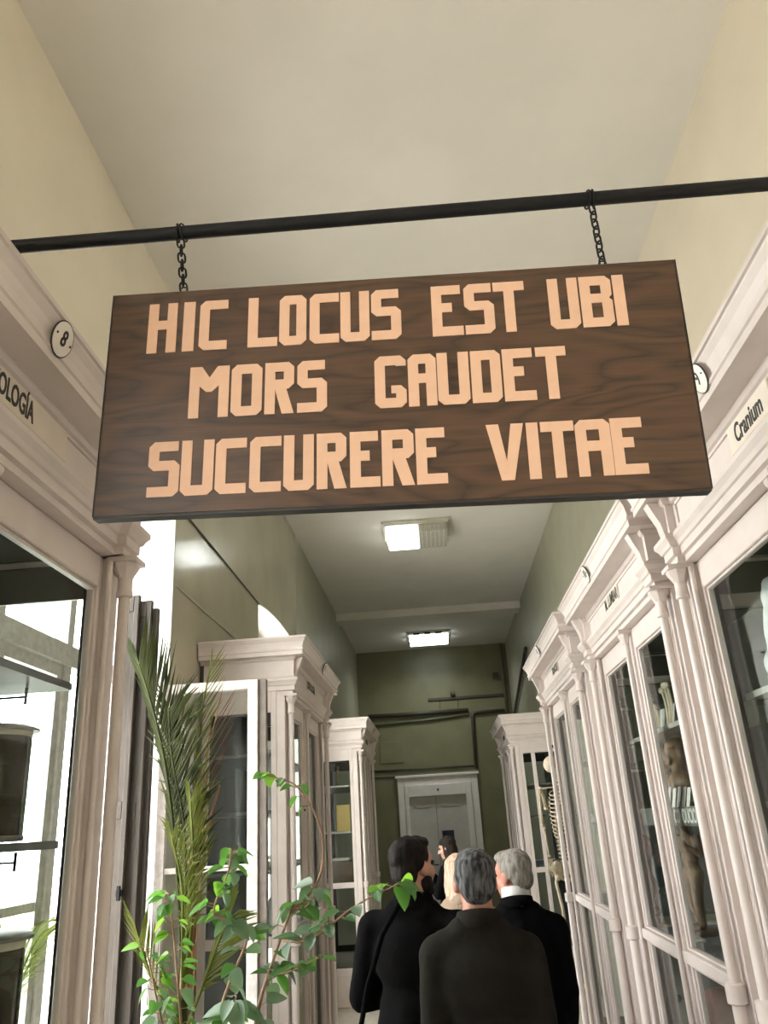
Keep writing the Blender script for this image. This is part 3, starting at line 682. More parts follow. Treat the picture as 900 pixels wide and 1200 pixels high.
MB().box(.05, .52, -.002, .002, z0 + .08, z1 - .055).build('glass_pane', M['window_glass'], cs)
for z in (1.1, 2.4): MB().lathe([(.009, z - .05), (.009, z + .05)], -.002, 0, 8).build('hinge', M['black'], cs)

# ------------------------------------------------------------------ specimens in the cabinets
def jar(x, y, z, r, h, label, fluid='amber', lid='lid'):
    t = empty('specimen_jar', label, 'jar', (x, y, z))
    MB().lathe([(r * .95, .004), (r, .015), (r, h * .86), (r * .97, h * .90)], n=28).build('fluid_body', M[fluid], t, 40)
    MB().lathe([(r * 1.0, 0), (r * 1.03, .006), (r * 1.03, .012), (r * 1.0, .016)], n=28).build('foot', M['lid'], t, 40)
    MB().lathe([(r * .985, h * .885), (r * 1.0, h * .89), (r * 1.0, h * .93), (r * .985, h * .935)], n=28).build('seal_band', M['band'], t, 40)
    MB().lathe([(r * 1.0, h * .93), (r * 1.18, h * .935), (r * 1.18, h * .955), (r * 1.08, h * .97), (r * .95, h * .985), (0, h)], n=28).build('lid', M[lid], t, 40)
    return t
jar(-1.285, 2.290, 1.866, .105, .320, 'dark brown specimen jar standing on the eye-level shelf beside the window')
jar(-1.245, 2.290, 1.237, .105, .412, 'dark brown specimen jar on the case floor under the eye-level shelf')
jar(-1.34, 1.95, 1.866, .10, .33, 'amber jar on the eye-level shelf deeper in the numbered 8 cabinet')
def hook(x, y, z, label):
    o = MB().box(-.05, .05, -.004, .004, -.03, -.024); o.box(-.05, -.044, -.004, .004, -.055, 0); o.box(.044, .05, -.004, .004, -.05, .0); o.box(-.055, -.04, -.010, .010, -.06, -.05)
    o = o.build('shelf_bracket', M['black']); o.location = (x, y, z); tag(o, label, 'bracket', 'small black shelf brackets')
hook(-1.27, 2.33, 2.297, 'small black bracket hanging under the upper shelf above a jar')
hook(-1.25, 2.33, 1.838, 'small black bracket hanging under the eye-level shelf above a jar lid')

def cardslip(x, y, z, w, h, rz, label, mat='card', lean=.2, group='white label cards on the shelves', n='label_card', cat='card'):
    o = MB().box(-w / 2, w / 2, -.0012, .0012, 0, h).build(n, M[mat]); o.location = (x, y, z); o.rotation_euler = (lean, 0, rz)
    tag(o, label, cat, group); return o
for k, (y, w, h, lab) in enumerate(((4.02, .05, .085, 'white card on the lettered shelf, nearest to the Cranium cabinet'), (4.10, .055, .09, 'white card second from the near end of the lettered shelf'), (4.185, .05, .095, 'white card third from the near end of the lettered shelf'), (4.27, .055, .09, 'white card fourth along the lettered shelf above the flayed figure'), (4.36, .045, .10, 'white card fifth along the lettered shelf, near the mullion'))):
    cardslip(1.150, y, 1.846, w, h, R90, lab, lean=-.25, group='white cards standing on the lettered shelf')
for k, (y, w, h, lab) in enumerate(((5.42, .08, .075, 'white card left of the mullion on the lettered shelf, broadest of three'), (5.51, .06, .08, 'white card between two others left of the mullion'), (5.59, .05, .07, 'smallest of three white cards left of the mullion'))):
    cardslip(1.150, y, 1.846, w, h, R90, lab, lean=-.25, group='white cards standing on the shelf by the skeleton')
cardslip(1.150, 4.20, 2.226, .045, .09, R90 + .3, 'white card tilted on the upper shelf over the lettered shelf', lean=-.2)
cardslip(1.150, 4.00, 2.226, .07, .09, R90 - .2, 'white card on the upper shelf half hidden behind a round column', lean=-.2)
cardslip(1.155, 5.45, 2.226, .11, .085, R90, 'broad white card on the upper shelf left of the cabinet mullion', lean=-.3)
cardslip(1.155, 5.60, 2.226, .05, .10, R90 + .2, 'small white card beside a broad one on an upper shelf', lean=-.2)

def bone_group(x, y, z, rz, seed, label, mat='bone', n=3, name='bone_preparation'):
    rnd = random.Random(seed); t = empty(name, label, 'bones', (x, y, z), rz)
    MB().box(-.075, .075, -.06, .06, 0, .02).build('base', M['stand'], t, bevel=.003)
    for k in range(n):
        px = -.05 + .10 * k / max(1, n - 1); h = rnd.uniform(.14, .25); lean = rnd.uniform(-.03, .03)
        b = MB(); pts = [(px + lean * q, .012 * math.sin(q * 3), .02 + h * q) for q in (0, .25, .5, .75, 1)]
        b.tube(pts, .011, 8); b.sphere((px, 0, .03), (.02, .018, .018), 10, 7); b.sphere((px + lean - .008, 0, .02 + h), .019, 10, 7); b.sphere((px + lean + .012, 0, .018 + h), .017, 10, 7)
        b.build('bone', M[mat], t, True)
def skull(x, y, z, rz, label, mat='bone', s=1.0, name='skull'):
    t = empty(name, label, 'skull', (x, y, z), rz); t.scale = (s, s, s)
    blob('cranium', [('e', (0, .02, .13), (.070, .088, .068)), ('e', (0, -.045, .085), (.050, .040, .045)), ('e', (.048, -.05, .075), (.018, .02, .014)), ('e', (-.048, -.05, .075), (.018, .02, .014)), ('e', (0, -.06, .045), (.032, .026, .024))], M[mat], t, .007, 2)
    blob('jaw', [('c', (.05, .0, .06), (.042, -.045, .018), .012, .012), ('c', (-.05, .0, .06), (-.042, -.045, .018), .012, .012), ('c', (.042, -.045, .018), (0, -.085, .016), .012, .013), ('c', (-.042, -.045, .018), (0, -.085, .016), .012, .013)], M[mat], t, .006, 1)
    for sx in (-1, 1): MB().sphere((sx * .027, -.078, .098), (.018, .012, .016), 12, 8).build('eye_socket', M['ink'], t, True)
    MB().sphere((0, -.088, .068), (.009, .010, .015), 8, 6).build('nasal_opening', M['ink'], t, True)
    MB().box(-.024, .024, -.094, -.084, .030, .040).build('teeth', M['card'], t, bevel=.002)
def bust(x, y, z, rz, label, mat='muscle', s=1.0):
    t = empty('anatomical_bust', label, 'bust', (x, y, z), rz); t.scale = (s, s, s)
    MB().lathe([(.09, 0), (.09, .02), (.05, .035), (.04, .07)], n=16).build('base', M['stand'], t, 40)
    blob('figure', [('e', (0, .0, .15), (.15, .085, .085)), ('c', (0, .01, .18), (0, 0, .30), .055, .05), ('e', (0, .01, .37), (.072, .088, .095)), ('e', (0, -.06, .32), (.045, .035, .05)), ('e', (0, -.09, .36), (.013, .016, .022)), ('e', (.074, .01, .35), (.012, .02, .03)), ('e', (-.074, .01, .35), (.012, .02, .03))], M[mat], t, .009, 3)
# the flayed standing figure
ec = empty('flayed_figure', 'brown flayed anatomical figure standing on a dark base behind glass', 'statuette', (1.275, 4.60, 1.236), R90 + .35)
ec.scale = (.95, .95, .94)
MB().box(-.095, .095, -.10, .075, 0, .025).build('base', M['stand'], ec, bevel=.004)
blob('figure', [('c', (-.045, .02, .05), (-.05, 0, .16), .017, .027), ('c', (-.05, 0, .16), (-.032, 0, .30), .027, .040), ('c', (.055, -.03, .05), (.05, -.035, .16), .017, .027), ('c', (.05, -.035, .16), (.030, 0, .30), .027, .040),
     ('e', (-.045, -.015, .038), (.020, .042, .016)), ('e', (.055, -.065, .038), (.020, .042, .016)), ('e', (0, 0, .31), (.060, .045, .045)), ('e', (0, 0, .38), (.052, .038, .06)), ('e', (0, 0, .45), (.070, .048, .06)), ('c', (0, 0, .48), (.005, -.008, .535), .022, .019), ('e', (.008, -.012, .565), (.031, .037, .042)),
     ('c', (-.075, 0, .48), (-.10, -.01, .39), .024, .018), ('c', (-.10, -.01, .39), (-.085, -.05, .31), .017, .012), ('c', (.075, 0, .48), (.12, -.02, .40), .024, .018), ('c', (.12, -.02, .40), (.10, -.09, .45), .017, .012), ('e', (.10, -.10, .46), (.012, .018, .018)), ('e', (-.084, -.055, .295), (.012, .015, .022))], M['muscle'], ec, .006, 2, .003, 34)
# white bird-like skeleton cast beside it
bk = empty('plaster_foot_cast', 'white long-curved plaster cast beside the flayed figure, left of its feet', 'cast', (1.160, 4.42, 1.236), R90)
MB().box(-.07, .07, -.05, .05, 0, .012).build('base', M['card'], bk, bevel=.002)
blob('cast', [('c', (.03, 0, .02), (.035, 0, .10), .016, .013), ('c', (.035, 0, .10), (.0, 0, .19), .013, .014), ('c', (0, 0, .19), (-.035, 0, .255), .018, .03), ('e', (-.045, 0, .265), (.04, .025, .022)), ('c', (.03, 0, .02), (-.03, -.01, .018), .013, .009)], M['plaster'], bk, .006, 2)
MB().sphere((0, 0, .012), .012, 12, 8).build('glass_knob', M['card'], None, True)
kb = bpy.data.objects['glass_knob']; kb.location = (1.13, 4.30, 1.236); kb.scale = (1, 1, 1); tag(kb, 'tiny white ball on the case floor by the flayed figure', 'ball')
bust(1.25, 5.64, 1.236, R90 - .2, 'reddish brown anatomical bust left of the mullion beside the flayed figure', 'flesh')
bust(1.25, 4.42, 1.846, R90, 'brown anatomical bust above the lettered shelf behind white cards', 'muscle', .74)
bust(1.27, 4.72, 1.846, R90 + .3, 'brown bust farther along the lettered shelf near the mullion', 'muscle', .72)
bone_group(1.40, 4.55, 1.846, R90, 3, 'three upright bones at the far end of the lettered shelf', n=3)
bone_group(1.30, 4.25, 2.226, R90, 4, 'yellowed bones on the upper shelf, end nearest the Cranium cabinet', n=4)
bone_group(1.28, 4.52, 2.226, R90, 5, 'yellowed bones in the middle of the upper shelf', n=3)
bone_group(1.27, 4.78, 2.226, R90, 6, 'upright bones on the upper shelf behind a broad card', n=3)
bone_group(1.35, 3.60, .34, R90, 7, 'bones on the bottom board below the flayed figure', n=3)
blob('torso_model', [('c', (0, 0, .1), (0, 0, .55), .075, .10), ('e', (0, 0, .58), (.12, .08, .12)), ('e', (0, 0, .10), (.10, .09, .10))], M['flesh'], None, .012, 3)
tm = bpy.data.objects['torso_model']; tm.location = (1.32, 3.60, .33); tag(tm, 'dark red torso model on the bottom board below the flayed figure', 'model')
bone_group(1.28, 4.78, .34, R90, 8, 'bones on the bottom board at the far end under the bust', n=4)
tm.location = (1.25, 4.45, .333)
# Cranium cabinet
skull(1.34, 1.75, 2.216, R90 - .3, 'skull on the upper shelf of the Cranium cabinet')
skull(1.28, 2.83, 1.791, R90 + .2, 'skull near the far post of the Cranium cabinet', 'bone')
skull(1.30, 2.58, 1.791, R90, 'skull beside another on the middle shelf of the Cranium cabinet', 'bone')
pc = empty('reflection_form', 'tall white form added for the window reflection in the glass of the Cranium cabinet', 'cast', (1.26, 2.84, 2.216), R90)  # white shape added in place of a window reflected in the pane
blob('cast', [('c', (0, 0, .02), (.01, 0, .25), .085, .06), ('c', (.01, 0, .25), (-.02, 0, .36), .055, .035), ('e', (.05, -.02, .12), (.05, .05, .11)), ('e', (-.05, -.02, .08), (.05, .05, .08))], M['plaster'], pc, .008, 2, .008, 22)
bone_group(1.34, 2.70, 1.240, R90, 12, 'bones on the case floor of the Cranium cabinet', n=4)
# cabinet beside the skeleton
for k, (y, z) in enumerate(((5.55, 1.846), (5.95, 1.846), (6.5, 1.846), (5.6, 2.226), (6.05, 2.226), (6.6, 2.226), (5.95, 1.236), (6.4, 1.236))):
    jar(1.30, y + .12, z, .075, .26 + .03 * (k % 2), ['brown jar in the cabinet beside the hanging skeleton, nearest on its middle shelf', 'brown jar second along the middle shelf in the cabinet beside the skeleton', 'brown jar farthest on the middle shelf in the cabinet beside the skeleton', 'brown jar nearest on the top shelf of the cabinet beside the skeleton', 'brown jar in the middle of the top shelf of the cabinet beside the skeleton', 'brown jar farthest on the top shelf of the cabinet beside the skeleton', 'brown jar nearest on the case floor of the cabinet beside the skeleton', 'brown jar farther on the case floor of the cabinet beside the skeleton'][k])
# left far cabinets
cardslip(-1.20, 10.17, 1.802, .165, .30, 0, 'yellow card leaning on a shelf behind a bright end panel', 'yellow_card', -.05, None, 'yellow_card')
cardslip(-1.24, 10.20, 1.236, .19, .022, 0, 'small white strip on the case floor under the yellow card', 'card', 0, None, 'paper_strip', 'paper')
o = MB().box(-.10, .10, -.08, .08, 0, .03).build('paper_stack', M['card'], None, bevel=.003); o.location = (-1.25, 10.25, 1.50); tag(o, 'stack of white papers on a box under the yellow card', 'paper'); 
o.location = (-1.25, 10.25, 1.476)
b = MB().box(-.14, .14, -.10, .10, 0, .24).build('dark_box', M['stand'], None, bevel=.004); b.location = (-1.25, 10.25, 1.236); tag(b, 'dark box standing on the case floor beneath white papers', 'box')
bone_group(-1.28, 10.45, 2.322, L90, 21, 'bones on the top shelf above the yellow card', n=3)
for k, (y, z, lab) in enumerate(((5.62, 1.982, 'plaster piece on the third shelf of the cabinet behind the casement'), (6.0, 2.342, 'white plaster piece on the top shelf behind the casement'), (5.70, 1.236, 'white plaster piece on the case floor behind the casement'))):
    p_ = empty('plaster_piece', 'white ' * (k == 0) + lab, 'cast', (-1.16, y, z), L90)
    blob('cast', [('c', (0, 0, .02), (0, 0, .14), .045, .03), ('e', (0, -.01, .17), (.04, .045, .05)), ('e', (.02, -.02, .05), (.04, .04, .05))], M['plaster'], p_, .008, 2)
    MB().box(-.05, .05, -.05, .05, 0, .012).build('base', M['card'], p_)

# ------------------------------------------------------------------ hanging skeleton between two right-hand cabinets
sk = empty('hanging_skeleton', 'ivory human skeleton hanging from a stand in the gap between white cabinets', 'skeleton', (1.105, 8.15, 0), PI + .5)
MB().lathe([(.16, 0), (.16, .03), (.03, .05), (.018, .07), (.015, 2.42)], 0, .10, 12).tube([(0, .10, 2.42), (0, .05, 2.47), (0, .0, 2.42)], .010).build('stand', M['black'], sk, True)
blob('skull', [('e', (0, -.01, 2.30), (.072, .09, .080)), ('e', (0, .05, 2.23), (.05, .045, .055)), ('e', (0, .065, 2.18), (.035, .03, .025))], M['bone'], sk, .008, 2)
vm = MB(); vm.lathe([(.018, 0), (.022, .006), (.018, .014), (.022, .024), (.018, .028)], n=10); vm.box(-.04, .04, -.012, 0, .010, .018); vm.box(-.006, .006, -.05, 0, .006, .016); vm = vm.mesh('vertebra', M['bone'])
for k in range(22):
    z = 1.42 + k * .034; inst(vm, 'vertebra', sk, (0, -.03 * math.sin(k / 21 * PI * 1.6), z), (0, 0, PI), (1.25 - .02 * k,) * 2 + (1,))
for k in range(11):
    z = 2.06 - k * .037; w = .075 + .055 * math.sin(PI * (k + 1.5) / 13); d = .075 + .035 * math.sin(PI * (k + 1) / 13)
    for s in (-1, 1):
        pts = [(s * w * math.sin(a), -.03 + d * (1 - math.cos(a)) * .95, z - .05 * (1 - math.cos(a)) / 2 - .02 * math.sin(a)) for a in [PI * q / 10 * (.97 if k < 8 else .6) for q in range(11)]]
        MB().tube(pts, .0062, 6).build('rib', M['bone'], sk, True)
MB().box(-.02, .02, .115, .128, 1.78, 2.02).build('sternum', M['bone'], sk, bevel=.006)
blob('pelvis', [('e', (.085, -.01, 1.37), (.055, .035, .075)), ('e', (-.085, -.01, 1.37), (.055, .035, .075)), ('e', (0, -.04, 1.36), (.045, .025, .06)), ('c', (.07, .02, 1.29), (0, .05, 1.27), .018, .016), ('c', (-.07, .02, 1.29), (0, .05, 1.27), .018, .016)], M['bone'], sk, .009, 1)
for s in (-1, 1):
    def lb(nm, pts, r, e):
        b = MB(); b.tube(pts, r, 8); b.sphere(pts[0], (e, e, e), 10, 7); b.sphere(pts[-1], (e, e, e * .8), 10, 7); b.build(nm, M['bone'], sk, True)
    lb('femur', [(s * .10, 0, 1.30), (s * .125, .0, 1.26), (s * .10, .015, 1.05), (s * .085, 0, .86)], .014, .03)
    lb('tibia', [(s * .085, 0, .82), (s * .085, .0, .6), (s * .08, 0, .43)], .012, .028)
    lb('fibula', [(s * .115, 0, .80), (s * .115, .0, .6), (s * .10, 0, .43)], .006, .012)
    lb('foot', [(s * .08, -.03, .40), (s * .085, .03, .38), (s * .09, .13, .355)], .02, .022)
    lb('clavicle', [(0, .10, 2.06), (s * .08, .08, 2.085), (s * .17, .0, 2.08)], .007, .012)
    lb('scapula', [(s * .15, -.03, 2.08), (s * .11, -.05, 2.0), (s * .10, -.05, 1.90)], .016, .022)
    lb('humerus', [(s * .185, 0, 2.05), (s * .195, 0, 1.9), (s * .195, 0, 1.75)], .011, .021)
    lb('radius', [(s * .19, .01, 1.73), (s * .195, .03, 1.6), (s * .20, .05, 1.49)], .008, .014)
    for q in range(5):
        lb('finger_bone', [(s * .20 + (q - 2) * .012, .05, 1.46), (s * .20 + (q - 2) * .016, .055, 1.40), (s * .20 + (q - 2) * .017, .06, 1.34 - .02 * (q == 2))], .005, .007)

# ------------------------------------------------------------------ plants
def leaf_mesh(name, mat, L=.075, W=.055):
    m = MB(); n = 5; out = [(.0, .0), (.42, .10), (.50, .30), (.42, .55), (.24, .80), (0, 1.0)]
    v = []; f = []
    for (w, l) in out: v += [(-w * W, l * L, .012 * (w / .5) - .10 * L * l * l), (0, l * L, -.10 * L * l * l), (w * W, l * L, .012 * (w / .5) - .10 * L * l * l)]
    v[0] = (-.12 * W, -.06 * L, .004); v[2] = (.12 * W, -.06 * L, .004)
    for i in range(len(out) - 1):
        a = 3 * i; f += [(a, a + 1, a + 4, a + 3), (a + 1, a + 2, a + 5, a + 4)]
    m.add(v, f); return m.mesh(name, M[mat], True)
def translucent(m, c, f=.4):
    n = m.node_tree.nodes; l = m.node_tree.links; t = n.new('ShaderNodeBsdfTranslucent'); t.inputs[0].default_value = (*c, 1)
    x = n.new('ShaderNodeMixShader'); x.inputs[0].default_value = f
    l.new(n['Principled BSDF'].outputs[0], x.inputs[1]); l.new(t.outputs[0], x.inputs[2]); l.new(x.outputs[0], n['Material Output'].inputs[0])
translucent(M['leaf'], (.16, .42, .06)); translucent(M['leaf_grey'], (.22, .40, .16), .3); translucent(M['leaf_bright'], (.35, .70, .06), .45); translucent(M['palm_light'], (.30, .36, .05), .3)
LEAVES = [leaf_mesh('leaf', 'leaf'), leaf_mesh('leaf', 'leaf_grey', .085, .062), leaf_mesh('leaf', 'leaf_bright', .07, .055)]
rnd = random.Random(5)
def vine(label, base, pot, stems):
    t = empty('potted_vine', label, 'plant', base)
    B = Vector(base); r, h = pot
    MB().lathe([(r * .72, 0), (r * .95, h * .86), (r * 1.05, h * .87), (r * 1.05, h), (r * .95, h), (r * .92, h * .93)], n=20).build('pot', M['terracotta'], t, 40)
    MB().lathe([(r * .93, h * .9), (r * .93, h * .93)], n=20).build('soil', M['soil'], t)
    for (pts, rad, leaves) in stems:
        P = [Vector(p) - B for p in pts]; fine = []
        for i in range(len(P) - 1):                         # Catmull-Rom through the stem points
            p0, p1, p2, p3 = P[max(i - 1, 0)], P[i], P[i + 1], P[min(i + 2, len(P) - 1)]
            for q in range(5):
                u = q / 5; fine.append(.5 * ((2 * p1) + (p2 - p0) * u + (2 * p0 - 5 * p1 + 4 * p2 - p3) * u * u + (3 * p1 - p0 - 3 * p2 + p3) * u ** 3))
        fine.append(P[-1])
        MB().tube(fine, rad, 7, rad * .45).build('stem', M['stem'], t, True)
        for (u, k, s) in leaves:
            i = min(int(u * (len(fine) - 1)), len(fine) - 2); p = fine[i].lerp(fine[i + 1], u * (len(fine) - 1) - i)
            yaw = rnd.uniform(0, 2 * PI); tilt = rnd.uniform(-1.0, .25)
            off = Vector((math.cos(yaw + PI / 2), math.sin(yaw + PI / 2), rnd.uniform(-.2, .5))) * .03
            pe = MB().tube([p, p + off * .6, p + off], .0016, 4); pe.build('petiole', M['stem'], t)
            s *= .86; inst(LEAVES[k], 'leaf', t, p + off, (tilt, rnd.uniform(-.6, .6), yaw), (s, s, s))
def spread(n, a, b, kinds, smin=.7, smax=1.25): return [(a + (b - a) * (i + rnd.random() * .8) / n, rnd.choice(kinds), rnd.uniform(smin, smax)) for i in range(n)]
vine('tall leafy vine with a brown stem, reaching over the black coat shoulder', (-.72, 3.15, .42), (.15, .26), [
    ([(-.72, 3.15, .65), (-.715, 3.16, 1.0), (-.70, 3.15, 1.25), (-.63, 3.12, 1.44), (-.565, 3.10, 1.585)], .0095, spread(9, .45, 1, (0, 1, 1), .8, 1.2)),
    ([(-.565, 3.10, 1.585), (-.50, 3.10, 1.63), (-.452, 3.10, 1.71), (-.446, 3.10, 1.83), (-.488, 3.10, 1.935), (-.54, 3.09, 2.005), (-.60, 3.08, 2.032), (-.655, 3.08, 2.05)], .0052, spread(9, .55, 1, (0, 2), .55, .9) + [(1.0, 2, 1.1), (.97, 2, 1.0), (.9, 0, .9)]),
    ([(-.60, 3.11, 1.49), (-.52, 3.05, 1.49), (-.44, 3.02, 1.52), (-.36, 3.00, 1.575), (-.27, 2.98, 1.62), (-.175, 2.96, 1.655)], .0048, spread(12, .1, .7, (1, 1, 0), .8, 1.2) + [(.97, 0, 1.3), (1, 2, 1.3), (.99, 0, 1.2), (.95, 0, 1.2), (.92, 2, 1.2), (1, 0, 1.3), (.90, 0, 1.1), (.96, 2, 1.1)]),
    ([(-.56, 3.10, 1.585), (-.50, 3.08, 1.60), (-.46, 3.06, 1.66)], .004, spread(16, .0, 1, (1, 1, 0), .8, 1.25)),
    ([(-.66, 3.13, 1.38), (-.56, 3.08, 1.40), (-.46, 3.04, 1.44)], .004, spread(14, .1, 1, (1, 0), .8, 1.2))])
vine('bushy vine with bright and grey leaves under the open casement', (-.96, 3.30, .42), (.17, .28), [
    ([(-.96, 3.30, .66), (-.93, 3.28, 1.0), (-.84, 3.24, 1.30), (-.745, 3.2, 1.50), (-.80, 3.15, 1.56), (-.85, 3.12, 1.60), (-.80, 3.12, 1.72), (-.79, 3.12, 1.80)], .0065, spread(18, .3, .6, (0, 1, 1), .9, 1.4) + spread(26, .6, 1, (0, 0, 1, 2), .7, 1.1)),
    ([(-.96, 3.30, .66), (-1.00, 3.30, 1.1), (-1.02, 3.25, 1.40), (-1.03, 3.2, 1.58), (-1.04, 3.18, 1.66)], .006, spread(32, .3, 1, (0, 0, 1, 2), .6, 1.05)),
    ([(-.97, 3.31, .66), (-1.06, 3.32, 1.1), (-1.10, 3.28, 1.3), (-1.14, 3.25, 1.48)], .006, spread(30, .35, 1, (0, 0, 1, 2), .6, 1.05)),
    ([(-.95, 3.29, .66), (-.88, 3.22, 1.0), (-.80, 3.15, 1.2), (-.76, 3.1, 1.33)], .006, spread(24, .35, 1, (1, 1, 0), .8, 1.35)),
    ([(-.98, 3.32, .66), (-1.0, 3.4, 1.3), (-.98, 3.42, 1.8), (-.985, 3.4, 2.03), (-.96, 3.38, 2.12)], .004, spread(3, .35, .8, (0,), .6, .9) + [(.97, 2, 1.2), (1.0, 2, 1.1), (.9, 0, .9)])])
vs_ = empty('plant_stand', 'low dark wooden plant stand under potted plants by the window', 'stand', (-.93, 3.42, 0))
MB().box(-.36, .36, -.48, .24, .38, .42).build('top', M['stand'], vs_, bevel=.006)
for sx in (-1, 1):
    for y in (-.44, .20): MB().box(sx * .32 - .02, sx * .32 + .02, y - .02, y + .02, 0, .38).build('leg', M['stand'], vs_)

def frond(parent, pts, mat, n=34, L=.26, w=.012, spread_=.75, drop=.05, seed=1):
    rn = random.Random(seed); P = [Vector(p) for p in pts]; fine = []
    for i in range(len(P) - 1):
        p0, p1, p2, p3 = P[max(i - 1, 0)], P[i], P[i + 1], P[min(i + 2, len(P) - 1)]
        for q in range(6):
            u = q / 6; fine.append(.5 * ((2 * p1) + (p2 - p0) * u + (2 * p0 - 5 * p1 + 4 * p2 - p3) * u * u + (3 * p1 - p0 - 3 * p2 + p3) * u ** 3))
    fine.append(P[-1]); N = len(fine) - 1
    m = MB(); m.tube(fine, .008, 6, .002)
    side0 = Vector((.75, -.66, 0))
    for k in range(n):
        u = .30 + .70 * k / (n - 1); i = min(int(u * N), N - 1); p = fine[i].lerp(fine[i + 1], u * N - i)
        d = (fine[i + 1] - fine[i]).normalized(); sd = (side0 - d * side0.dot(d)).normalized(); up = d.cross(sd)
        ll = L * (.55 + .9 * math.sin(PI * min(1, (u - .25) / .8)) ** .7) * .72 * rn.uniform(.85, 1.1)
        for s in (-1, 1):
            a = spread_ * rn.uniform(.75, 1.15); dirv = (d * math.cos(a) + sd * s * math.sin(a) + up * .18).normalized()
            tip = p + dirv * ll + Vector((0, 0, -drop * rn.uniform(.3, 1.3))); mid = p + dirv * ll * .5
            wv = dirv.cross(up).normalized() * (w * .5); k_ = up * (w * .28)
            m.add([p - wv * .5, p + wv * .5, mid - wv + k_, mid - k_ * .6, mid + wv + k_, tip], [(0, 3, 2), (0, 1, 3), (1, 4, 3), (2, 3, 5), (3, 4, 5)])
    return m.build('frond', M[mat], parent)
pm = empty('potted_palm', 'tall potted feather palm in front of the brown shutter', 'palm', (-1.12, 3.55, .42))
PB = Vector((-1.12, 3.55, .42))
MB().lathe([(.13, 0), (.17, .25), (.185, .26), (.185, .30), (.165, .30), (.16, .28)], n=20).build('pot', M['terracotta'], pm, 40)
MB().lathe([(.162, .27), (.162, .28)], n=20).build('soil', M['soil'], pm)
MB().tube([(0, 0, .28), (.02, -.03, .60), (.05, -.08, .85)], .045, 10, .030).build('trunk', M['palm'], pm, True)
def fr(pts, *a, **k): return frond(pm, [Vector(p) - PB for p in pts], *a, **k)
c0 = (-1.06, 3.46, 1.30)
fr([c0, (-1.085, 3.42, 1.72), (-1.12, 3.36, 2.08), (-1.175, 3.32, 2.34), (-1.245, 3.30, 2.55)], 'palm', n=40, L=.36, w=.018, spread_=.52, drop=.03, seed=2)
fr([c0, (-1.04, 3.40, 1.60), (-1.045, 3.36, 1.90), (-1.09, 3.32, 2.15), (-1.10, 3.28, 2.34)], 'palm', n=36, L=.34, w=.015, spread_=.8, drop=.05, seed=3)
fr([c0, (-1.02, 3.38, 1.65), (-1.00, 3.34, 1.95), (-.975, 3.30, 2.25), (-.93, 3.28, 2.5)], 'palm_light', n=26, L=.22, w=.008, spread_=.42, drop=.02, seed=4)
fr([c0, (-1.0, 3.36, 1.55), (-.985, 3.30, 1.78), (-.99, 3.26, 1.98)], 'palm_light', n=34, L=.22, w=.009, spread_=.45, drop=.04, seed=5)
fr([c0, (-1.03, 3.34, 1.5), (-1.02, 3.28, 1.68), (-1.04, 3.2, 1.85)], 'palm_light', n=30, L=.22, w=.009, spread_=.5, drop=.06, seed=6)
fr([(-1.04, 3.44, 1.16), (-.95, 3.34, 1.32), (-.88, 3.28, 1.46), (-.82, 3.22, 1.56)], 'palm_light', n=22, L=.24, w=.009, spread_=.5, drop=.03, seed=7)
fr([(-1.04, 3.44, 1.16), (-1.12, 3.32, 1.34), (-1.17, 3.26, 1.5)], 'palm_light', n=20, L=.24, w=.009, spread_=.55, drop=.03, seed=8)
fr([c0, (-1.03, 3.42, 1.7), (-1.0, 3.40, 2.0), (-.93, 3.38, 2.3)], 'palm_dry', n=12, L=.30, w=.007, spread_=.35, drop=.0, seed=9)
for k in range(3): MB().tube([Vector((-1.06 + .02 * k, 3.46, 1.28)) - PB, Vector((-1.03 + .015 * k, 3.40, 1.75)) - PB, Vector((-1.0 + .05 * k, 3.36, 2.16 - .06 * k)) - PB], .013, 7, .004).build('stalk', M['palm_dry'], pm, True)

wp = empty('windowsill_palm', 'small potted palm on the sill behind the numbered 8 cabinet', 'palm', (-1.83, 3.55, .815))
PB = Vector((-1.83, 3.55, .815))
MB().lathe([(.08, 0), (.11, .16), (.12, .165), (.12, .19), (.11, .19), (.108, .175)], n=18).build('pot', M['terracotta'], wp, 40)
for k, a in enumerate((-1.9, -1.2, -.6, .3, 1.2, 2.0)):
    d = Vector((math.cos(a) * .12, math.sin(a) * .42, 0)); c0 = Vector((-1.83, 3.55, .98))
    frond(wp, [c0 - PB, c0 + d * .25 + Vector((0, 0, .30)) - PB, c0 + d * .7 + Vector((0, 0, .50)) - PB, c0 + d * 1.15 + Vector((0, 0, .55)) - PB], 'palm_light', n=22, L=.20, w=.008, spread_=.7, drop=.04, seed=20 + k)

# ------------------------------------------------------------------ people
def hand(prims, w, d, side, thumb):
    """palm, four bent fingers of unequal length and a thumb leaving the side of the palm; w wrist, d pointing direction"""
    w = Vector(w); d = Vector(d).normalized(); a = Vector(side).normalized(); a = (a - d * a.dot(d)).normalized(); n = d.cross(a)
    for q in (-.026, -.009, .009, .026): prims.append(('c', w + d * .005 + a * q * .7, w + d * .085 + a * q, .014, .0125))
    for q, L in ((-.030, .066), (-.010, .080), (.010, .085), (.030, .074)):
        k = w + d * .088 + a * q; m = k + d * L * .5 + n * .008; e = m + d * L * .38 + n * .026
        prims.append(('c', k, m, .0095, .0088)); prims.append(('c', m, e, .0088, .0075))
    t0 = w + d * .025 + a * .030 * thumb; t1 = t0 + d * .035 + a * .028 * thumb + n * .012; t2 = t1 + d * .030 + a * .006 * thumb + n * .014
    prims.append(('c', t0, t1, .0135, .0110)); prims.append(('c', t1, t2, .0110, .0088))

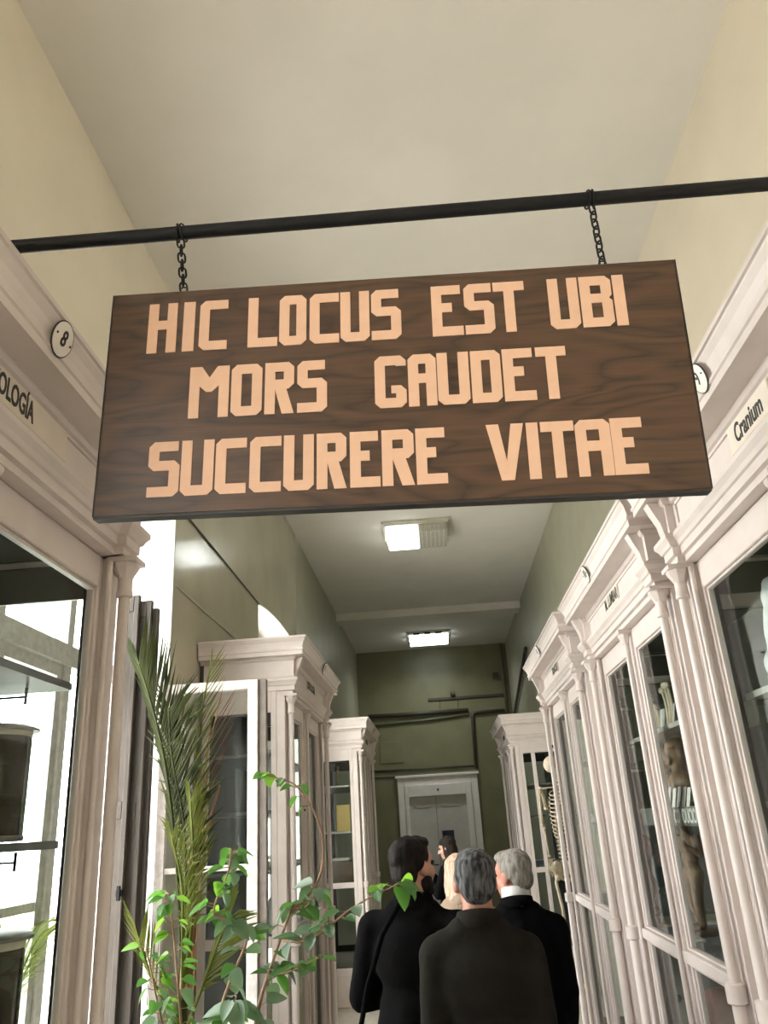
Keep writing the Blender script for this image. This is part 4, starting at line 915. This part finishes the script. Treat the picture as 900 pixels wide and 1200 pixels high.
def person(label, loc, rz, s, P):
    t = empty('person', label, 'person', loc, rz); t.scale = (s, s, s)
    sh, el, wr = P['shoulder'], P['elbow'], P['wrist']
    hc = Vector((0, .018, 1.625)); Rz = Matrix.Rotation(P.get('turn', 0), 3, 'Z') @ Matrix.Rotation(P.get('nod', 0), 3, 'X'); H = lambda v: hc + Rz @ Vector(v)
    E = lambda c, r: ('e', H(c), r, Rz)
    b = [('e', (0, 0, .95), (.155, .105, .12)), ('e', (0, .0, 1.12), (.135, .095, .14)), ('e', (0, .005, 1.30), (.155, .105, .15)), ('c', (-.12, -.01, 1.385), (.12, -.01, 1.385), .052, .052),
         ('c', (0, -.01, 1.40), H((0, -.015, -.05)), .066, .056), E((0, -.012, .03), (.074, .094, .082)), E((0, .025, -.035), (.060, .068, .085)), E((0, .060, -.098), (.030, .028, .022)),
         ('c', H((0, .094, .005)), H((0, .113, -.030)), .009, .0145), E((0, .074, .030), (.050, .022, .013)), E((0, .086, -.062), (.023, .012, .008)), E((0, .084, -.074), (.020, .012, .007)),
         E((.076, -.006, -.012), (.011, .021, .033)), E((-.076, -.006, -.012), (.011, .021, .033)), E((.035, .062, -.03), (.024, .022, .022)), E((-.035, .062, -.03), (.024, .022, .022))]
    for i, sx in enumerate((-1, 1)):
        b += [('c', sh[i], el[i], .048, .040), ('c', el[i], wr[i], .040, .027), ('c', (sx * .09, 0, .92), (sx * .10, .01, .50), .085, .056), ('c', (sx * .10, .01, .50), (sx * .10, -.02, .09), .054, .036), ('c', (sx * .10, -.02, .05), (sx * .115, .12, .035), .038, .03)]
        d = Vector(wr[i]) - Vector(el[i]); hand(b, wr[i], d, P.get('hand_side', (0, 1, 0)), 1)
    blob('body', b, M[P['skin']], t, .0092, 2)
    for sx in (-1, 1): MB().sphere(H((sx * .030, .080, .010)), .0105, 10, 8).build('eye', M['eye'], t, True)
    # upper clothing
    z0 = P['hem']; j = [('e', (0, -.005, 1.30), (.185, .132, .18)), ('c', (-.125, -.012, 1.405), (.125, -.012, 1.405), .066, .066), ('c', (0, -.012, 1.45), (-.15, -.012, 1.405), .06, .055), ('c', (0, -.012, 1.45), (.15, -.012, 1.405), .06, .055), ('e', (0, 0, 1.08), (.175, .128, .22)), ('c', (-.05, -.012, 1.44), (.05, -.012, 1.44), .078, .078)]
    j += [('c', (-.06, 0, 1.05), (-.072, 0, z0), .122, .115), ('c', (.06, 0, 1.05), (.072, 0, z0), .122, .115), ('c', (0, -.02, 1.1), (0, -.02, z0), .12, .115)]
    for i in (0, 1):
        w = Vector(el[i]).lerp(Vector(wr[i]), .95); j += [('c', sh[i], el[i], .070, .058), ('c', el[i], w, .058, .046)]
    blob('jacket', j, M[P['cloth']], t, .013, 5, P.get('ripple', .009), P.get('rscale', 9), cut=lambda v: v.z < z0 - .05)
    c = MB(); n = 22                                       # stand-up collar or lapel band
    prof = P.get('collar', [(.092, 1.462), (.090, 1.485), (.079, 1.522), (.072, 1.522), (.072, 1.47)])
    for (r, z) in prof:
        for k in range(n):
            a = 2 * PI * k / n; c.v.append((r * math.cos(a), -.006 + r * .98 * math.sin(a), z - .018 * math.sin(a)))
    for q in range(len(prof) - 1):
        for k in range(n): c.f.append((q * n + k, q * n + (k + 1) % n, (q + 1) * n + (k + 1) % n, (q + 1) * n + k))
    c.build('collar', M[P.get('collar_mat', P['cloth'])], t, True)
    if 'inner' in P:
        c = MB()
        for (r, z) in ((.070, 1.50), (.069, 1.53), (.066, 1.572), (.061, 1.572), (.061, 1.50)):
            for k in range(n):
                a = 2 * PI * k / n; c.v.append((r * math.cos(a), -.004 + r * math.sin(a), z - .012 * math.sin(a)))
        for q in range(4):
            for k in range(n): c.f.append((q * n + k, q * n + (k + 1) % n, (q + 1) * n + (k + 1) % n, (q + 1) * n + k))
        c.build('shirt_collar', M[P['inner']], t, True)
    tr = [('e', (0, 0, .93), (.165, .118, .12))]
    for sx in (-1, 1): tr += [('c', (sx * .088, 0, .90), (sx * .10, .01, .50), .095, .072), ('c', (sx * .10, .01, .50), (sx * .10, -.015, .075), .072, .058)]
    blob('trousers', tr, M[P.get('trousers', 'trouser')], t, .016, 4, .005)
    for sx in (-1, 1): blob('shoe', [('e', (sx * .10, -.02, .045), (.045, .06, .045)), ('c', (sx * .10, .0, .038), (sx * .118, .14, .034), .042, .036)], M['shoe'], t, .010, 3)
    hp = P['hair']
    if hp[0] == 'short':
        hr = [E((0, -.024, .043), (.0795, .092, .0785)), E((0, -.056, -.012), (.071, .048, .070)), E((0, .02, .088), (.06, .06, .030)), E((.070, -.02, .02), (.012, .035, .04)), E((-.070, -.02, .02), (.012, .035, .04))]
    else:
        hr = [E((0, -.022, .045), (.084, .098, .080)), E((0, -.055, -.03), (.082, .058, .10)), E((0, -.055, -.13), (.080, .050, .11)), E((.062, -.01, -.06), (.026, .055, .12)), E((-.062, -.01, -.06), (.026, .055, .12)), E((0, -.06, -.20), (.075, .042, .09))]
    blob('hair', hr, M[hp[1]], t, .0075, 3, .004, 40)
    if P.get('beard'):
        blob('beard', [E((0, .052, -.095), (.046, .042, .034)), E((.05, .02, -.07), (.018, .04, .04)), E((-.05, .02, -.07), (.018, .04, .04)), E((0, .090, -.050), (.026, .012, .006))], M[hp[1]], t, .007, 2, .002, 40)
    return t
ARMS_DOWN = dict(shoulder=((-.168, -.01, 1.385), (.168, -.01, 1.385)), elbow=((-.192, -.03, 1.12), (.192, -.03, 1.12)), wrist=((-.205, .10, .90), (.205, .10, .90)))
ARMS_FOLD = dict(shoulder=((-.185, -.01, 1.40), (.185, -.01, 1.40)), elbow=((-.26, .02, 1.14), (.26, .02, 1.14)), wrist=((-.02, .20, 1.16), (.02, .22, 1.20)), hand_side=(0, 0, 1))
HANDS_UP = dict(shoulder=((-.165, -.01, 1.40), (.165, -.01, 1.40)), elbow=((-.21, .08, 1.16), (.21, .08, 1.16)), wrist=((-.09, .27, 1.33), (.09, .27, 1.33)), hand_side=(0, 0, 1))
person('man with grey hair in a dark olive jacket seen from behind, between two others', (.104, 3.36, 0), 0.0, 1.0, dict(ARMS_DOWN, skin='skin_ruddy', cloth='coat_olive', hair=('short', 'hair_grey'), hem=.80, turn=.12, ripple=.010, rscale=7))
person('dark-haired bearded man in a long black coat, head turned to one side', (-.150, 3.72, 0), -.35, 1.03, dict(ARMS_FOLD, skin='skin', cloth='coat_black', hair=('short', 'hair_black'), beard=True, hem=.52, turn=-.45, ripple=.008, rscale=7))
person('man with pale grey hair in a black suit with white shirt collar', (.318, 4.22, 0), .12, .975, dict(ARMS_DOWN, skin='skin_ruddy', cloth='suit', hair=('short', 'hair_white'), inner='shirt', hem=.78, turn=.75, nod=-.1,
       collar=[(.082, 1.475), (.086, 1.49), (.080, 1.525), (.073, 1.525), (.073, 1.48)]))
person('woman with long pale blonde hair half hidden between two men', (.062, 5.0, 0), .1, .955, dict(ARMS_DOWN, skin='skin', cloth='beige', hair=('long', 'hair_blonde'), hem=.75, turn=.1))
person('woman with long dark hair in black standing near the far door', (.04, 9.5, 0), 1.2, .965, dict(HANDS_UP, skin='skin', cloth='coat_black', trousers='jeans', hair=('long', 'hair_brown'), hem=.85, turn=.1, nod=-.25))
bag = empty('shoulder_bag', 'black bag hanging against the long black coat', 'bag', (-.335, 3.54, .86), -.3)
blob('pouch', [('e', (0, 0, .13), (.13, .05, .12)), ('e', (0, 0, .06), (.14, .055, .08))], M['suit'], bag, .010, 3)
MB().tube([(-.06, 0, .22), (-.02, .02, .40), (.05, .03, .58), (.13, .06, .70)], .011, 8).build('strap', M['suit'], bag, True)
